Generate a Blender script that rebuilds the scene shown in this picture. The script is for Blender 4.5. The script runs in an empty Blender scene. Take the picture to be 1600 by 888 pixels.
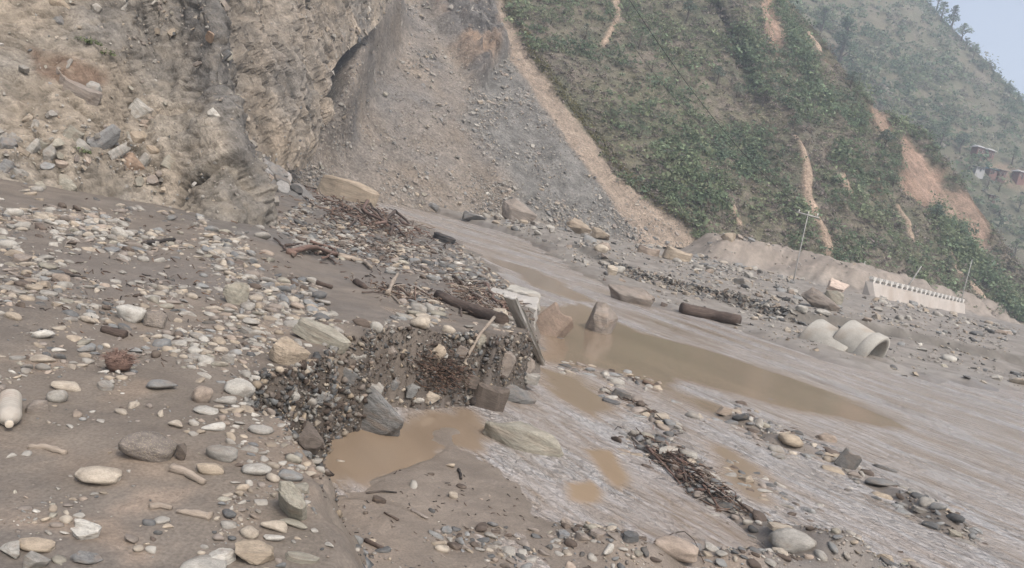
import bpy, bmesh, math, random
import numpy as np
from mathutils import Vector, Matrix
random.seed(7); rng = np.random.default_rng(11)
SC = bpy.context.scene; COL = SC.collection
# ---------------------------------------------------------------- camera
EYE = 1.45; PITCH = math.radians(6.0); ROLL = math.radians(12.5); HF = math.radians(66)
F = 800/math.tan(HF/2)                      # focal length in photo pixels (1600 wide)
cp, sp, cr, sr = math.cos(PITCH), math.sin(PITCH), math.cos(ROLL), math.sin(ROLL)
FW = np.array([0, cp, -sp]); U0 = np.array([0, sp, cp]); XX = np.array([1., 0, 0])
RT = cr*XX + sr*U0; UP = -sr*XX + cr*U0; EY = np.array([0, 0, EYE])
cam = bpy.data.cameras.new('camera'); co = bpy.data.objects.new('camera', cam); COL.objects.link(co)
cam.angle = HF; cam.clip_end = 6000; cam.clip_start = .05
M = Matrix(((RT[0], UP[0], -FW[0], 0), (RT[1], UP[1], -FW[1], 0), (RT[2], UP[2], -FW[2], EYE), (0, 0, 0, 1)))
co.matrix_world = M; SC.camera = co
# ---------------------------------------------------------------- light
SUN_EL, SUN_AZ = math.radians(52), math.radians(150)      # sun high, to the right and behind the viewer
w = bpy.data.worlds.new('World'); SC.world = w; w.use_nodes = True
nt = w.node_tree; sky = nt.nodes.new('ShaderNodeTexSky'); sky.sky_type = 'NISHITA'; sky.sun_disc = False
sky.sun_elevation = SUN_EL; sky.sun_rotation = SUN_AZ; sky.air_density = .8; sky.dust_density = 4.5; sky.ozone_density = 1.0
bg = nt.nodes['Background']; hs = nt.nodes.new('ShaderNodeHueSaturation'); hs.inputs['Saturation'].default_value = .58; hs.inputs['Value'].default_value = 1.4; nt.links.new(sky.outputs[0], hs.inputs['Color']); nt.links.new(hs.outputs[0], bg.inputs[0]); bg.inputs[1].default_value = .15
sl = bpy.data.lights.new('sun', 'SUN'); sl.energy = 1.5; sl.angle = math.radians(10); sl.color = (1, .92, .84)
so = bpy.data.objects.new('sun', sl); COL.objects.link(so)
sd = Vector((math.sin(SUN_AZ)*math.cos(SUN_EL), math.cos(SUN_AZ)*math.cos(SUN_EL), math.sin(SUN_EL)))
so.rotation_euler = sd.to_track_quat('Z', 'Y').to_euler()
vs = SC.view_settings; vs.view_transform = 'Standard'; vs.look = 'None'; vs.gamma = 1; vs.exposure = 0.52
cy = SC.cycles; cy.max_bounces = 6; cy.diffuse_bounces = 3; cy.glossy_bounces = 2; cy.volume_bounces = 0; cy.use_denoising = True
# ---------------------------------------------------------------- projection helpers
def ray(px, py):
    return FW*F + (px-800)*RT - (py-444)*UP
def at(px, py, z):
    d = ray(px, py); return EY + d*((z-EYE)/d[2])
def atY(px, py, Y):
    d = ray(px, py); return EY + d*(Y/d[1])
def proj(P):
    Q = np.asarray(P, float)-EY; f = np.maximum(Q@FW, 1e-3)
    return 800+F*(Q@RT)/f, 444-F*(Q@UP)/f, f
# ---------------------------------------------------------------- noise
def _h(ix, iy, iz, s):
    n = (ix*374761393 + iy*668265263 + iz*2147483647 + s*1274126177) & 0xffffffff
    n = ((n ^ (n >> 13))*1274126177) & 0xffffffff
    return ((n ^ (n >> 16)) & 0xffff)/65535.
def vn(P, s=0):
    P = np.asarray(P, float); i = np.floor(P).astype(np.int64); f = P-i; f = f*f*f*(f*(f*6-15)+10)
    x, y, z = i.T; a, b, c = f.T
    def L(u, v, t): return u+(v-u)*t
    x0 = L(L(_h(x,y,z,s), _h(x+1,y,z,s), a), L(_h(x,y+1,z,s), _h(x+1,y+1,z,s), a), b)
    x1 = L(L(_h(x,y,z+1,s), _h(x+1,y,z+1,s), a), L(_h(x,y+1,z+1,s), _h(x+1,y+1,z+1,s), a), b)
    return L(x0, x1, c)*2-1
def fbm(P, o=4, s=0, g=.5, ridged=False):
    P = np.asarray(P, float); r = np.zeros(len(P)); a = 1.; t = 0
    for k in range(o):
        n = vn(P*(2.03**k)+k*7.3, s+k)
        r += a*((1-2*np.abs(n)) if ridged else n); t += a; a *= g
    return r/t
def facet(P, s=0, tilt=.8):
    """broken faces: each irregular cell has its own height and lean; returns height, cell value, closeness to a crack"""
    P = np.asarray(P, float); i0 = np.floor(P).astype(np.int64); b1 = np.full(len(P), 9.); b2 = b1.copy(); h = np.zeros(len(P)); cv_ = np.zeros(len(P))
    for dx in (-1, 0, 1):
        for dy in (-1, 0, 1):
            for dz in (-1, 0, 1):
                i = i0+[dx, dy, dz]; r = [_h(i[:, 0], i[:, 1], i[:, 2], s+k) for k in range(7)]; o = P-(i+np.stack(r[:3], 1)); d = (o*o).sum(1)
                m = d < b1; b2 = np.where(m, b1, np.minimum(b2, d)); b1 = np.where(m, d, b1)
                h = np.where(m, r[3]-.5+tilt*((r[4]-.5)*o[:, 0]+(r[5]-.5)*o[:, 1]+(r[6]-.5)*o[:, 2]), h); cv_ = np.where(m, r[3], cv_)
    return h, cv_, np.exp(-((np.sqrt(b2)-np.sqrt(b1))/.07)**2)
def P3(x, y): return np.stack([x, y, np.zeros_like(x)], 1)
def sstep(a, b, x): t = np.clip((x-a)/(b-a), 0, 1); return t*t*(3-2*t)
def sdist(x, y, poly):
    """signed distance to polygon, positive inside"""
    p = np.asarray(poly, float)[:, :2]; q = np.roll(p, -1, 0); d = np.full(x.shape, 1e9); ins = np.zeros(x.shape, bool)
    for (ax, ay), (bx, by) in zip(p, q):
        ex, ey = bx-ax, by-ay; L = ex*ex+ey*ey+1e-12
        t = np.clip(((x-ax)*ex+(y-ay)*ey)/L, 0, 1); d = np.minimum(d, (x-ax-t*ex)**2+(y-ay-t*ey)**2)
        c = ((ay > y) != (by > y)); xi = ax+(y-ay)*ex/(ey if abs(ey) > 1e-12 else 1e-12); ins ^= c & (x < xi)
    d = np.sqrt(d); return np.where(ins, d, -d)
def ldist(x, y, line):
    p = np.asarray(line, float)[:, :2]; d = np.full(x.shape, 1e9)
    for (ax, ay), (bx, by) in zip(p[:-1], p[1:]):
        ex, ey = bx-ax, by-ay; L = ex*ex+ey*ey+1e-12
        t = np.clip(((x-ax)*ex+(y-ay)*ey)/L, 0, 1); d = np.minimum(d, (x-ax-t*ex)**2+(y-ay-t*ey)**2)
    return np.sqrt(d)
def smooth_line(pts, n, sm=14):
    p = np.asarray(pts, float); s = np.r_[0, np.cumsum(np.linalg.norm(np.diff(p, axis=0), axis=1))]
    t = np.linspace(0, s[-1], n); q = np.stack([np.interp(t, s, p[:, k]) for k in range(p.shape[1])], 1)
    k = max(3, n//sm); ker = np.hanning(k+2)[1:-1]; ker /= ker.sum()
    pad = np.pad(q, ((k, k), (0, 0)), mode='reflect', reflect_type='odd')
    return np.stack([np.convolve(pad[:, j], ker, 'same')[k:-k] for j in range(q.shape[1])], 1)
# ---------------------------------------------------------------- mesh helpers
def raw_mesh(name, V, T, col=None, smooth=True, extra=None):
    V = np.asarray(V, np.float32); T = np.asarray(T, np.int32); k = T.shape[1]
    me = bpy.data.meshes.new(name); me.vertices.add(len(V)); me.vertices.foreach_set('co', V.ravel())
    me.loops.add(T.size); me.loops.foreach_set('vertex_index', T.ravel())
    me.polygons.add(len(T)); me.polygons.foreach_set('loop_start', np.arange(0, T.size, k, dtype=np.int32))
    me.polygons.foreach_set('loop_total', np.full(len(T), k, np.int32))
    me.polygons.foreach_set('use_smooth', np.full(len(T), smooth, bool)) if not isinstance(smooth, np.ndarray) else me.polygons.foreach_set('use_smooth', smooth)
    me.update(calc_edges=True)
    if col is not None:
        c = np.ones((len(V), 4), np.float32); c[:, :3] = col
        a = me.attributes.new('Col', 'FLOAT_COLOR', 'POINT'); a.data.foreach_set('color', c.ravel())
    for n, v in (extra or {}).items():
        a = me.attributes.new(n, 'FLOAT', 'POINT'); a.data.foreach_set('value', np.asarray(v, np.float32))
    return me
def put(name, me, mat, parent=None, loc=None, rot=None, scale=None):
    o = bpy.data.objects.new(name, me); COL.objects.link(o)
    if mat is not None and not me.materials: me.materials.append(mat)
    if parent is not None: o.parent = parent
    if loc is not None: o.location = loc
    if rot is not None: o.rotation_euler = rot
    if scale is not None: o.scale = scale
    return o
def tag(o, label=None, cat=None, group=None, kind=None):
    if label: o['label'] = label
    if cat: o['category'] = cat
    if group: o['group'] = group
    if kind: o['kind'] = kind
    return o
def thing(name, label, cat, loc=(0,0,0), rot=(0,0,0), group=None):
    o = bpy.data.objects.new(name, None); COL.objects.link(o); o.location = loc; o.rotation_euler = rot
    return tag(o, label, cat, group)
def grid_quads(nu, nv, close=False):
    i = np.arange(nu if close else nu-1)[:, None]; j = np.arange(nv-1)[None]
    a = i*nv+j; b = ((i+1) % nu)*nv+j
    return np.stack([a, b, b+1, a+1], -1).reshape(-1, 4)
def bm_mesh(name, bm, smooth=False):
    me = bpy.data.meshes.new(name); bm.normal_update(); bm.to_mesh(me); bm.free()
    me.polygons.foreach_set('use_smooth', np.full(len(me.polygons), smooth, bool)); return me
def box_into(bm, c, s, R=None, bev=0):
    r = bmesh.ops.create_cube(bm, size=1); vv = r['verts']
    for v in vv:
        p = Vector((v.co.x*s[0], v.co.y*s[1], v.co.z*s[2])); v.co = (R @ p if R else p)+Vector(c)
    if bev: bmesh.ops.bevel(bm, geom=list({e for v in vv for e in v.link_edges}), offset=bev, segments=1, affect='EDGES')
def tube(pts, rad, seg=8, cap=True):
    """tube along points with radius list -> V, quads/tris as tri array"""
    p = np.asarray(pts, float); n = len(p); rad = np.broadcast_to(np.asarray(rad, float), (n,))
    t = np.gradient(p, axis=0); t /= np.linalg.norm(t, axis=1)[:, None]+1e-9
    V = []
    ref = np.array([.31, .22, .92]); 
    for k in range(n):
        a = np.cross(t[k], ref); a /= np.linalg.norm(a)+1e-9; b = np.cross(t[k], a)
        an = np.linspace(0, 2*math.pi, seg, endpoint=False)
        V.append(p[k]+rad[k]*(np.cos(an)[:, None]*a+np.sin(an)[:, None]*b))
    V = np.concatenate(V); T = []
    for k in range(n-1):
        for s in range(seg):
            a, b = k*seg+s, k*seg+(s+1) % seg; T += [(a, b, b+seg), (a, b+seg, a+seg)]
    if cap:
        V = np.vstack([V, p[0], p[-1]]); c0, c1 = len(V)-2, len(V)-1
        for s in range(seg): T += [(c0, (s+1) % seg, s), (c1, (n-1)*seg+s, (n-1)*seg+(s+1) % seg)]
    return V, np.array(T)
def lathe(prof, seg=24):
    """profile (r,z) rotated about z -> V, quads"""
    pr = np.asarray(prof, float); an = np.linspace(0, 2*math.pi, seg, endpoint=False)
    V = np.stack([np.outer(np.cos(an), pr[:, 0]), np.outer(np.sin(an), pr[:, 0]), np.tile(pr[:, 1], (seg, 1))], -1).reshape(-1, 3)
    return V, grid_quads(seg, len(pr), True)
# ---------------------------------------------------------------- materials
def N(nt, t, **k):
    n = nt.nodes.new(t)
    for a, v in k.items(): setattr(n, a, v)
    return n
def mat(name, src='Col', rough=.9, spec=.3, var=.3, vscale=6., bump=.3, bscale=30., detail=6., coord='Object', stain=None, stain_amt=.4, sscale=3., speck=None, wet=None, stretch=None, fine=None, bdist=.02, strata=None):
    m = bpy.data.materials.new(name); m.use_nodes = True; nt = m.node_tree; L = nt.links
    b = nt.nodes['Principled BSDF']; b.inputs['Roughness'].default_value = rough; b.inputs['Specular IOR Level'].default_value = spec
    tc = N(nt, 'ShaderNodeTexCoord'); vec = tc.outputs[coord]
    if src == 'obj':
        oi = N(nt, 'ShaderNodeObjectInfo'); base = oi.outputs['Color']
        ad = N(nt, 'ShaderNodeVectorMath', operation='ADD'); mu = N(nt, 'ShaderNodeMath', operation='MULTIPLY'); mu.inputs[1].default_value = 37.
        L.new(oi.outputs['Random'], mu.inputs[0]); L.new(vec, ad.inputs[0]); L.new(mu.outputs[0], ad.inputs[1]); vec = ad.outputs[0]
    elif isinstance(src, str):
        at_ = N(nt, 'ShaderNodeAttribute', attribute_name=src); base = at_.outputs['Color']
    else:
        rg = N(nt, 'ShaderNodeRGB'); rg.outputs[0].default_value = (*src, 1); base = rg.outputs[0]
    if stretch:
        mp = N(nt, 'ShaderNodeMapping'); mp.inputs['Rotation'].default_value = stretch[0]; mp.inputs['Scale'].default_value = stretch[1]
        L.new(vec, mp.inputs[0]); vec = mp.outputs[0]
    def noise(scale, det=detail, rg=.6, dist=0):
        n = N(nt, 'ShaderNodeTexNoise'); n.inputs['Scale'].default_value = scale; n.inputs['Detail'].default_value = det; n.inputs['Roughness'].default_value = rg
        n.inputs['Distortion'].default_value = dist; L.new(vec, n.inputs['Vector']); return n.outputs[0]
    def mul(col, fac, lo, hi):
        r = N(nt, 'ShaderNodeMapRange'); r.inputs[1].default_value = .3; r.inputs[2].default_value = .7; r.inputs[3].default_value = lo; r.inputs[4].default_value = hi
        L.new(fac, r.inputs[0]); v = N(nt, 'ShaderNodeVectorMath', operation='SCALE'); L.new(col, v.inputs[0]); L.new(r.outputs[0], v.inputs['Scale']); return v.outputs[0]
    c = mul(base, noise(vscale), 1-var, 1+var)
    if fine: c = mul(c, noise(fine[0], 3), 1-fine[1], 1+fine[1])
    if strata:
        tm_ = N(nt, 'ShaderNodeMapping'); tm_.vector_type = 'TEXTURE'; tm_.inputs['Rotation'].default_value = strata[0]; tm_.inputs['Scale'].default_value = strata[1]; L.new(vec, tm_.inputs[0])
        sn_ = N(nt, 'ShaderNodeTexNoise'); sn_.inputs['Scale'].default_value = 1; sn_.inputs['Detail'].default_value = 9; sn_.inputs['Roughness'].default_value = .68; sn_.inputs['Distortion'].default_value = .6; L.new(tm_.outputs[0], sn_.inputs['Vector']); c = mul(c, sn_.outputs[0], 1-strata[2], 1+strata[2])
    if stain:
        rp = N(nt, 'ShaderNodeMapRange'); rp.inputs[1].default_value = .5; rp.inputs[2].default_value = .66; rp.inputs[3].default_value = 0; rp.inputs[4].default_value = stain_amt
        L.new(noise(sscale, 5, .6, .4), rp.inputs[0])
        mx = N(nt, 'ShaderNodeMix', data_type='RGBA'); L.new(rp.outputs[0], mx.inputs[0]); L.new(c, mx.inputs[6]); mx.inputs[7].default_value = (*stain, 1); c = mx.outputs[2]
    if speck:
        vo = N(nt, 'ShaderNodeTexVoronoi'); vo.inputs['Scale'].default_value = speck[0]; L.new(vec, vo.inputs['Vector'])
        rp = N(nt, 'ShaderNodeMapRange'); rp.inputs[1].default_value = .35; rp.inputs[2].default_value = .2; L.new(vo.outputs[0], rp.inputs[0])
        mx = N(nt, 'ShaderNodeMix', data_type='RGBA'); L.new(rp.outputs[0], mx.inputs[0]); L.new(c, mx.inputs[6]); mx.inputs[7].default_value = (*speck[1], 1); c = mx.outputs[2]
    L.new(c, b.inputs['Base Color'])
    if wet:
        wa = N(nt, 'ShaderNodeAttribute', attribute_name=wet); r = N(nt, 'ShaderNodeMapRange'); r.inputs[3].default_value = rough; r.inputs[4].default_value = .22
        wn = N(nt, 'ShaderNodeMath', operation='MULTIPLY_ADD'); L.new(noise(1.3, 3), wn.inputs[0]); wn.inputs[1].default_value = .7; wn.inputs[2].default_value = -.35
        wm = N(nt, 'ShaderNodeMath', operation='ADD'); L.new(wa.outputs['Fac'], wm.inputs[0]); L.new(wn.outputs[0], wm.inputs[1])
        L.new(wm.outputs[0], r.inputs[0]); L.new(r.outputs[0], b.inputs['Roughness'])
    bp = N(nt, 'ShaderNodeBump'); bp.inputs['Strength'].default_value = bump; bp.inputs['Distance'].default_value = bdist
    hh = noise(bscale, 8, .65)
    if strata:
        sm_ = N(nt, 'ShaderNodeMath', operation='MULTIPLY_ADD'); L.new(sn_.outputs[0], sm_.inputs[0]); sm_.inputs[1].default_value = strata[3]; L.new(hh, sm_.inputs[2]); hh = sm_.outputs[0]
    L.new(hh, bp.inputs['Height']); L.new(bp.outputs[0], b.inputs['Normal'])
    return m
# ================================================================ VALLEY FLOOR
WL = -.80
def pl(*p): return np.array([at(x, y, z)[:2] for x, y, z in p])
TERR = np.vstack([pl((505,900,-.1),(492,850,-.05),(480,800,-.03),(452,745,0),(432,705,0),(420,660,0),(415,618,0),(440,592,0),(490,572,0),(532,560,0),(545,545,0),(575,538,-.02),(640,530,-.05),(700,528,-.08),(760,536,-.12),(805,550,-.2),(830,545,-.25),(818,505,-.3),(800,470,-.35),(775,445,-.4),(748,415,-.5),(705,385,-.65),(650,352,-.7),(600,332,-.72),(555,318,-.72),(510,303,-.72),(478,293,-.72)), [[-30,60],[-60,40],[-60,-20],[1.5,-20],[.2,0.5]]])
FARB = np.vstack([pl((430,285,WL),(480,292,WL),(560,302,WL),(640,322,WL),(700,338,WL),(740,350,WL),(800,366,WL),(850,386,WL),(868,400,WL),(905,424,WL),(945,445,WL),(985,468,WL),(1050,486,WL),(1100,500,WL),(1160,520,WL),(1240,547,WL),(1330,576,WL),(1420,592,WL),(1500,600,WL),(1600,613,WL),(1720,642,WL),(2000,740,WL)), [[60,0],[200,40],[200,300],[-60,300],[-60,70]]])
STEP = np.vstack([pl((955,418,-.75),(1000,436,-.72),(1050,452,-.7),(1100,460,-.68),(1150,476,-.66),(1230,500,-.6)), [atY(1330,500,30)[:2]], [[70,38],[200,60],[200,300],[20,300],[-2,60]]])
MUD = pl((470,730,-.75),(500,690,-.75),(560,670,-.75),(640,650,-.75),(735,640,-.75),(780,690,-.75),(860,735,-.75),(920,790,-.75),(1000,850,-.75),(1060,910,-.75),(1000,1000,-.75),(480,1000,-.75))
PUD = [(pl((500,690,-.75),(540,670,-.75),(620,668,-.75),(690,690,-.75),(640,720,-.75),(560,735,-.75),(510,722,-.75)), .10),
       (pl((885,745,-.75),(930,740,-.75),(950,765,-.75),(930,780,-.75),(895,772,-.75)), .12),
       (pl((905,690,-.75),(960,695,-.75),(995,745,-.75),(975,765,-.75),(945,745,-.75)), .12)]
BARS = [(pl((950,610,WL),(1010,640,WL),(1060,680,WL)), .20, .13), (pl((1010,690,WL),(1060,725,WL),(1110,775,WL),(1160,810,WL),(1230,850,WL),(1300,880,WL)), .26, .19),
        (pl((1140,652,WL),(1215,690,WL),(1300,715,WL),(1340,750,WL),(1410,780,WL),(1500,835,WL)), .24, .18), (pl((960,860,WL),(1100,880,WL),(1250,900,WL),(1420,900,WL)), .28, .17),
        (pl((890,572,WL),(950,585,WL),(1030,606,WL)), .16, .12)]
E0 = np.array([atY(x, y, Y) for x, y, Y in [(1085,383,66),(1140,400,66),(1240,425,68),(1345,468,66),(1500,490,84),(1620,520,95),(1800,580,110)]])
def zt(x, y):
    r = np.hypot(x, y); left = sstep(0, 1, (-x/np.maximum(y, .1)-.22)/.15)
    z = np.interp(r, [0, 7, 11, 16, 30, 60], [0, 0, -.18, -.36, -.66, -.72])
    return z*(1-left*sstep(60, 8, r)*.75)
def floor_h(x, y, fine=True):
    x = np.asarray(x, float); y = np.asarray(y, float); p = P3(x, y); r = np.hypot(x, y)
    jx = vn(p*1.1, 3)*.26+vn(p*3.7, 4)*.09+vn(p*9., 5)*.035; jx = jx*np.minimum(1, r/5)
    z = np.full(x.shape, -.90)+.03*vn(p*.35, 9)
    m = sdist(x, y, MUD); z += .125*sstep(-.5, .7, m)+.02*sstep(0, .8, m)*vn(p*1.2, 11)
    for pp, d in PUD: z -= d*sstep(-.10, .14, sdist(x, y, pp)+.06*vn(p*2.5, 8))
    for ln, wd, h in BARS: z += h*np.exp(-(ldist(x, y, ln)/wd)**2)*(1+.5*vn(p*2.3, 12))
    fb = sdist(x, y, FARB)+.5*vn(p*.5, 14)+.15*vn(p*1.7, 15)
    zf = -.86+.16*sstep(-.4, .8, fb)+.30*sstep(.5, 22, fb)+.35*sstep(-.15, .25, sdist(x, y, STEP)+.3*vn(p*.8, 16))*sstep(90, 20, r)
    zf += .06*vn(p*.6, 18)+.03*vn(p*1.9, 19)+.35*sstep(30, 60, y)+.22*fbm(p*.16, 2, 21)*sstep(24, 40, r)
    z = np.where(fb > -.45, np.maximum(z, zf), z)
    t = sdist(x, y, TERR)+jx
    z += .07*sstep(1.3, .1, -t)*sstep(-.5, .3, m)*(y < 5.2)
    near = (y < 9.5) & (x > -1.8)
    wd = np.where(y < 4.6, .55, np.interp(r, [4.6, 6, 9, 13, 30], [.28, .13, .13, .6, 2.5]))
    k = sstep(-wd, wd*.15, t)
    ztp = zt(x, y)+.045*vn(p*.45, 23)+.02*vn(p*1.6, 24)+.05*np.exp(-((t-.35)/.5)**2)*(r < 10)
    z = z+(ztp-z)*k
    e = np.interp(x, E0[:, 0], E0[:, 1]); q = (y-e+1.2*vn(p*.25, 27)+.5*vn(p*.9, 28))
    z += (2.3*sstep(0, 4.5, q)+.6*fbm(p*.7, 4, 29)*sstep(-1, 2, q))*sstep(14, 18, x)
    if fine: z += .016*fbm(p*5.5, 3, 31)+np.minimum(.03, r*.001)*fbm(p*1.3, 3, 35)
    return z
def gz(x, y): return float(floor_h(np.array([x]), np.array([y]))[0])
def hit(px, py, tmin=1.5, tmax=140):
    """where the view line through a photo pixel meets the valley floor"""
    d = ray(px, py); d = d/np.linalg.norm(d); t = np.geomspace(tmin, tmax, 500); Q = EY+t[:, None]*d
    h = floor_h(Q[:, 0], Q[:, 1]); b = np.nonzero(Q[:, 2] < h)[0]
    i = b[0] if len(b) else 499
    if i > 0:
        a0, a1 = Q[i-1, 2]-h[i-1], Q[i, 2]-h[i]; k = a0/(a0-a1+1e-9) if len(b) else 1; return Q[i-1]+(Q[i]-Q[i-1])*np.clip(k, 0, 1)
    return Q[i]
# --- sheet: polar grid, fine in view, coarse behind and out to the horizon
az = np.radians(np.r_[np.linspace(-46, 46, 460), np.arange(52, 314, 7)])
rr = np.r_[np.geomspace(1.1, 14, 305), np.geomspace(14.2, 130, 140), np.geomspace(140, 1200, 18)]
A, R_ = np.meshgrid(az, rr, indexing='ij'); gx = (np.sin(A)*R_).ravel(); gy = (np.cos(A)*R_).ravel(); ga = A.ravel()
gh = floor_h(gx, gy); far = sstep(130, 200, R_.ravel()); gh = gh*(1-far)-1.0*far
V = np.stack([gx, gy, gh], 1); Q = grid_quads(len(az), len(rr), True)
V = np.vstack([V, [0, 0, 0]]); c0 = len(V)-1
fan = np.array([(c0, ((i+1) % len(az))*len(rr), i*len(rr)) for i in range(len(az))])
T = np.vstack([Q[:, [0, 2, 1]], Q[:, [0, 3, 2]], fan])
X, Y = V[:, 0], V[:, 1]; p = P3(X, Y); px, py, _ = proj(V)
tm = sstep(-.3, .1, sdist(X, Y, TERR)); fbm_ = sstep(-.3, .6, sdist(X, Y, FARB))
n1 = fbm(p*.5, 4, 51)[:, None]; n2 = fbm(p*2.2, 4, 55)[:, None]
brown, grey, warm, silt = np.array([.156,.131,.106]), np.array([.142,.127,.112]), np.array([.235,.170,.118]), np.array([.225,.205,.180])
c = brown+(grey-brown)*np.clip(.35+.9*n1, 0, 1)
c = c*(1-tm[:, None]) + tm[:, None]*(brown*.95+(grey*.9-brown*.95)*np.clip(.1+1.2*n1+.5*sstep(8, 16, Y)[:, None], 0, 1))
wp = np.clip(n2*1.6-.35, 0, 1)*(.55)*sstep(10, 4, np.hypot(X, Y))[:, None]; c += (warm-c)*wp
for pp, d in PUD: c += (np.array([.235,.175,.125])-c)*.5*sstep(-.25, .2, sdist(X, Y, pp)+.25*n2[:, 0])[:, None]
mdm = sstep(-.3, .3, sdist(X, Y, MUD))*(1-tm); c += (np.array([.200,.165,.132])*(1+.25*n1)-c)*(mdm*.8)[:, None]
wetp = mdm*np.clip(.75+.8*n1[:, 0], 0, 1)*.0
for pg in (pl((180,797,0),(235,776,0),(300,775,0),(275,796,0),(215,804,0)), pl((40,812,0),(120,806,0),(175,815,0),(205,840,0),(190,862,0),(150,838,0),(90,818,0)), pl((190,860,0),(236,858,0),(230,876,0),(195,880,0)), pl((10,560,0),(60,548,0),(120,575,0),(60,585,0)), pl((590,478,-.1),(700,492,-.1),(720,510,-.1),(640,505,-.1))): wetp = np.maximum(wetp, sstep(-.05, .05, sdist(X, Y, pg)+.05*n2[:, 0]))
c += (np.array([.255,.195,.145])-c)*(wetp*.55)[:, None]
c += (silt*.95-c)*fbm_[:, None]*np.clip(.75+.5*n2, 0, 1)
e = np.interp(X, E0[:, 0], E0[:, 1]); bank = sstep(-1.5, 2.5, Y-e+.9*n1[:, 0])*sstep(13, 18, X)*sstep(140, 100, Y)
c += (np.array([.228,.192,.158])*(1+.35*n2)-c)*bank[:, None]*.9
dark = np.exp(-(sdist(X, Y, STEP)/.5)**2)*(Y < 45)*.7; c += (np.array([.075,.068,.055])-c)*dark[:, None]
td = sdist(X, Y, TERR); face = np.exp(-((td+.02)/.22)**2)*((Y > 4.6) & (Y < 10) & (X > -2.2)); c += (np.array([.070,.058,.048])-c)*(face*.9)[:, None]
wet = (1-tm)*(1-fbm_)*.75+fbm_*sstep(4, 0, sdist(X, Y, FARB))*.5+.30*tm*sstep(9, 12, Y)+.42*tm*np.clip(.5+1.3*n1[:, 0], 0, 1)
wet = np.maximum(wet, np.maximum(wetp*1.1, mdm*np.clip(.85+.7*n1[:, 0], 0, 1))); c *= (1+.18*n2)
mfloor = mat('wet_silt', rough=.9, spec=.3, var=.16, vscale=2.5, bump=.45, bscale=11, wet='wet', fine=(70, .24), stain=(.115,.095,.08), stain_amt=.35, sscale=1.7, bdist=.03)
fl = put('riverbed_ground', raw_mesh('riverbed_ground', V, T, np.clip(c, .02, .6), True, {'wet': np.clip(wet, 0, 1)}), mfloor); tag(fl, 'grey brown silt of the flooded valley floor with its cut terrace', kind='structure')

# ================================================================ RIVER
FLOWPX = (at(900,470,WL), at(1440,670,WL)); fd = FLOWPX[1]-FLOWPX[0]; FLA = math.atan2(fd[1], fd[0])
waz = np.radians(np.linspace(-30, 50, 320)); wr = np.geomspace(3.2, 110, 320)
A, R_ = np.meshgrid(waz, wr, indexing='ij'); X = (np.sin(A)*R_).ravel(); Y = (np.cos(A)*R_).ravel()
fu = (X*math.cos(FLA)+Y*math.sin(FLA)); fv = (-X*math.sin(FLA)+Y*math.cos(FLA))
CALM = [pl((842,480,WL),(905,475,WL),(1000,520,WL),(1150,560,WL),(1300,612,WL),(1440,668,WL),(1380,672,WL),(1240,640,WL),(1090,600,WL),(1060,612,WL),(960,585,WL),(880,570,WL),(845,560,WL),(838,520,WL)),
        pl((760,400,WL),(830,420,WL),(900,455,WL),(940,475,WL),(900,470,WL),(830,445,WL)), pl((845,575,WL),(900,590,WL),(960,640,WL),(930,655,WL),(870,620,WL)), PUD[1][0], PUD[2][0],
        pl((1130,700,WL),(1180,740,WL),(1210,790,WL),(1180,785,WL),(1130,745,WL)), pl((1060,610,WL),(1130,632,WL),(1200,668,WL),(1160,665,WL),(1090,640,WL))]
calm = np.zeros(len(X)); p = P3(X, Y)
pf = np.stack([fu*.35, fv*2.2, np.zeros_like(fu)], 1); jn = fbm(pf, 4, 71)
CALM.append(pl((470,735,WL),(500,685,WL),(545,655,WL),(650,645,WL),(735,640,WL),(775,690,WL),(700,722,WL),(600,748,WL),(520,762,WL)))
for cpoly in CALM: k_ = .06 if any(cpoly is q_[0] for q_ in PUD) else .18; calm = np.maximum(calm, sstep(-k_, k_, sdist(X, Y, cpoly)+(2.2*k_)*jn))
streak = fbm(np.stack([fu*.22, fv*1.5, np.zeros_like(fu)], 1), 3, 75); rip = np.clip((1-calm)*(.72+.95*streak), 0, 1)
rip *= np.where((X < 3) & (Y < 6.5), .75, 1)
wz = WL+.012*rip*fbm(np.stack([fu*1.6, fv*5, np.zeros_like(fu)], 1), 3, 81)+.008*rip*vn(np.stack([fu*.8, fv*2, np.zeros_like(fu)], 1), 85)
wc = np.array([.208,.158,.112])[None]+(np.array([.235,.195,.160])-np.array([.208,.158,.112]))*rip[:, None]  # greyer where rippled: silty film, with some sky reflection put into its colour
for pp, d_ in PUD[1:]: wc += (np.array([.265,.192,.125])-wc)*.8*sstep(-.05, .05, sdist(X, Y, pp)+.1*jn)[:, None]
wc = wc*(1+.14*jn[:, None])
mw = bpy.data.materials.new('muddy_water'); mw.use_nodes = True; nt = mw.node_tree; L = nt.links; b = nt.nodes['Principled BSDF']
b.inputs['IOR'].default_value = 1.33; b.inputs['Specular IOR Level'].default_value = .5
a_ = N(nt, 'ShaderNodeAttribute', attribute_name='Col'); ra = N(nt, 'ShaderNodeAttribute', attribute_name='rip'); mr = N(nt, 'ShaderNodeMapRange'); mr.inputs[3].default_value = .08; mr.inputs[4].default_value = .30; L.new(ra.outputs['Fac'], mr.inputs[0]); L.new(mr.outputs[0], b.inputs['Roughness'])
tc = N(nt, 'ShaderNodeTexCoord'); mp = N(nt, 'ShaderNodeMapping'); mp.vector_type = 'TEXTURE'; mp.inputs['Rotation'].default_value = (0, 0, FLA); L.new(tc.outputs['Object'], mp.inputs[0])
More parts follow.
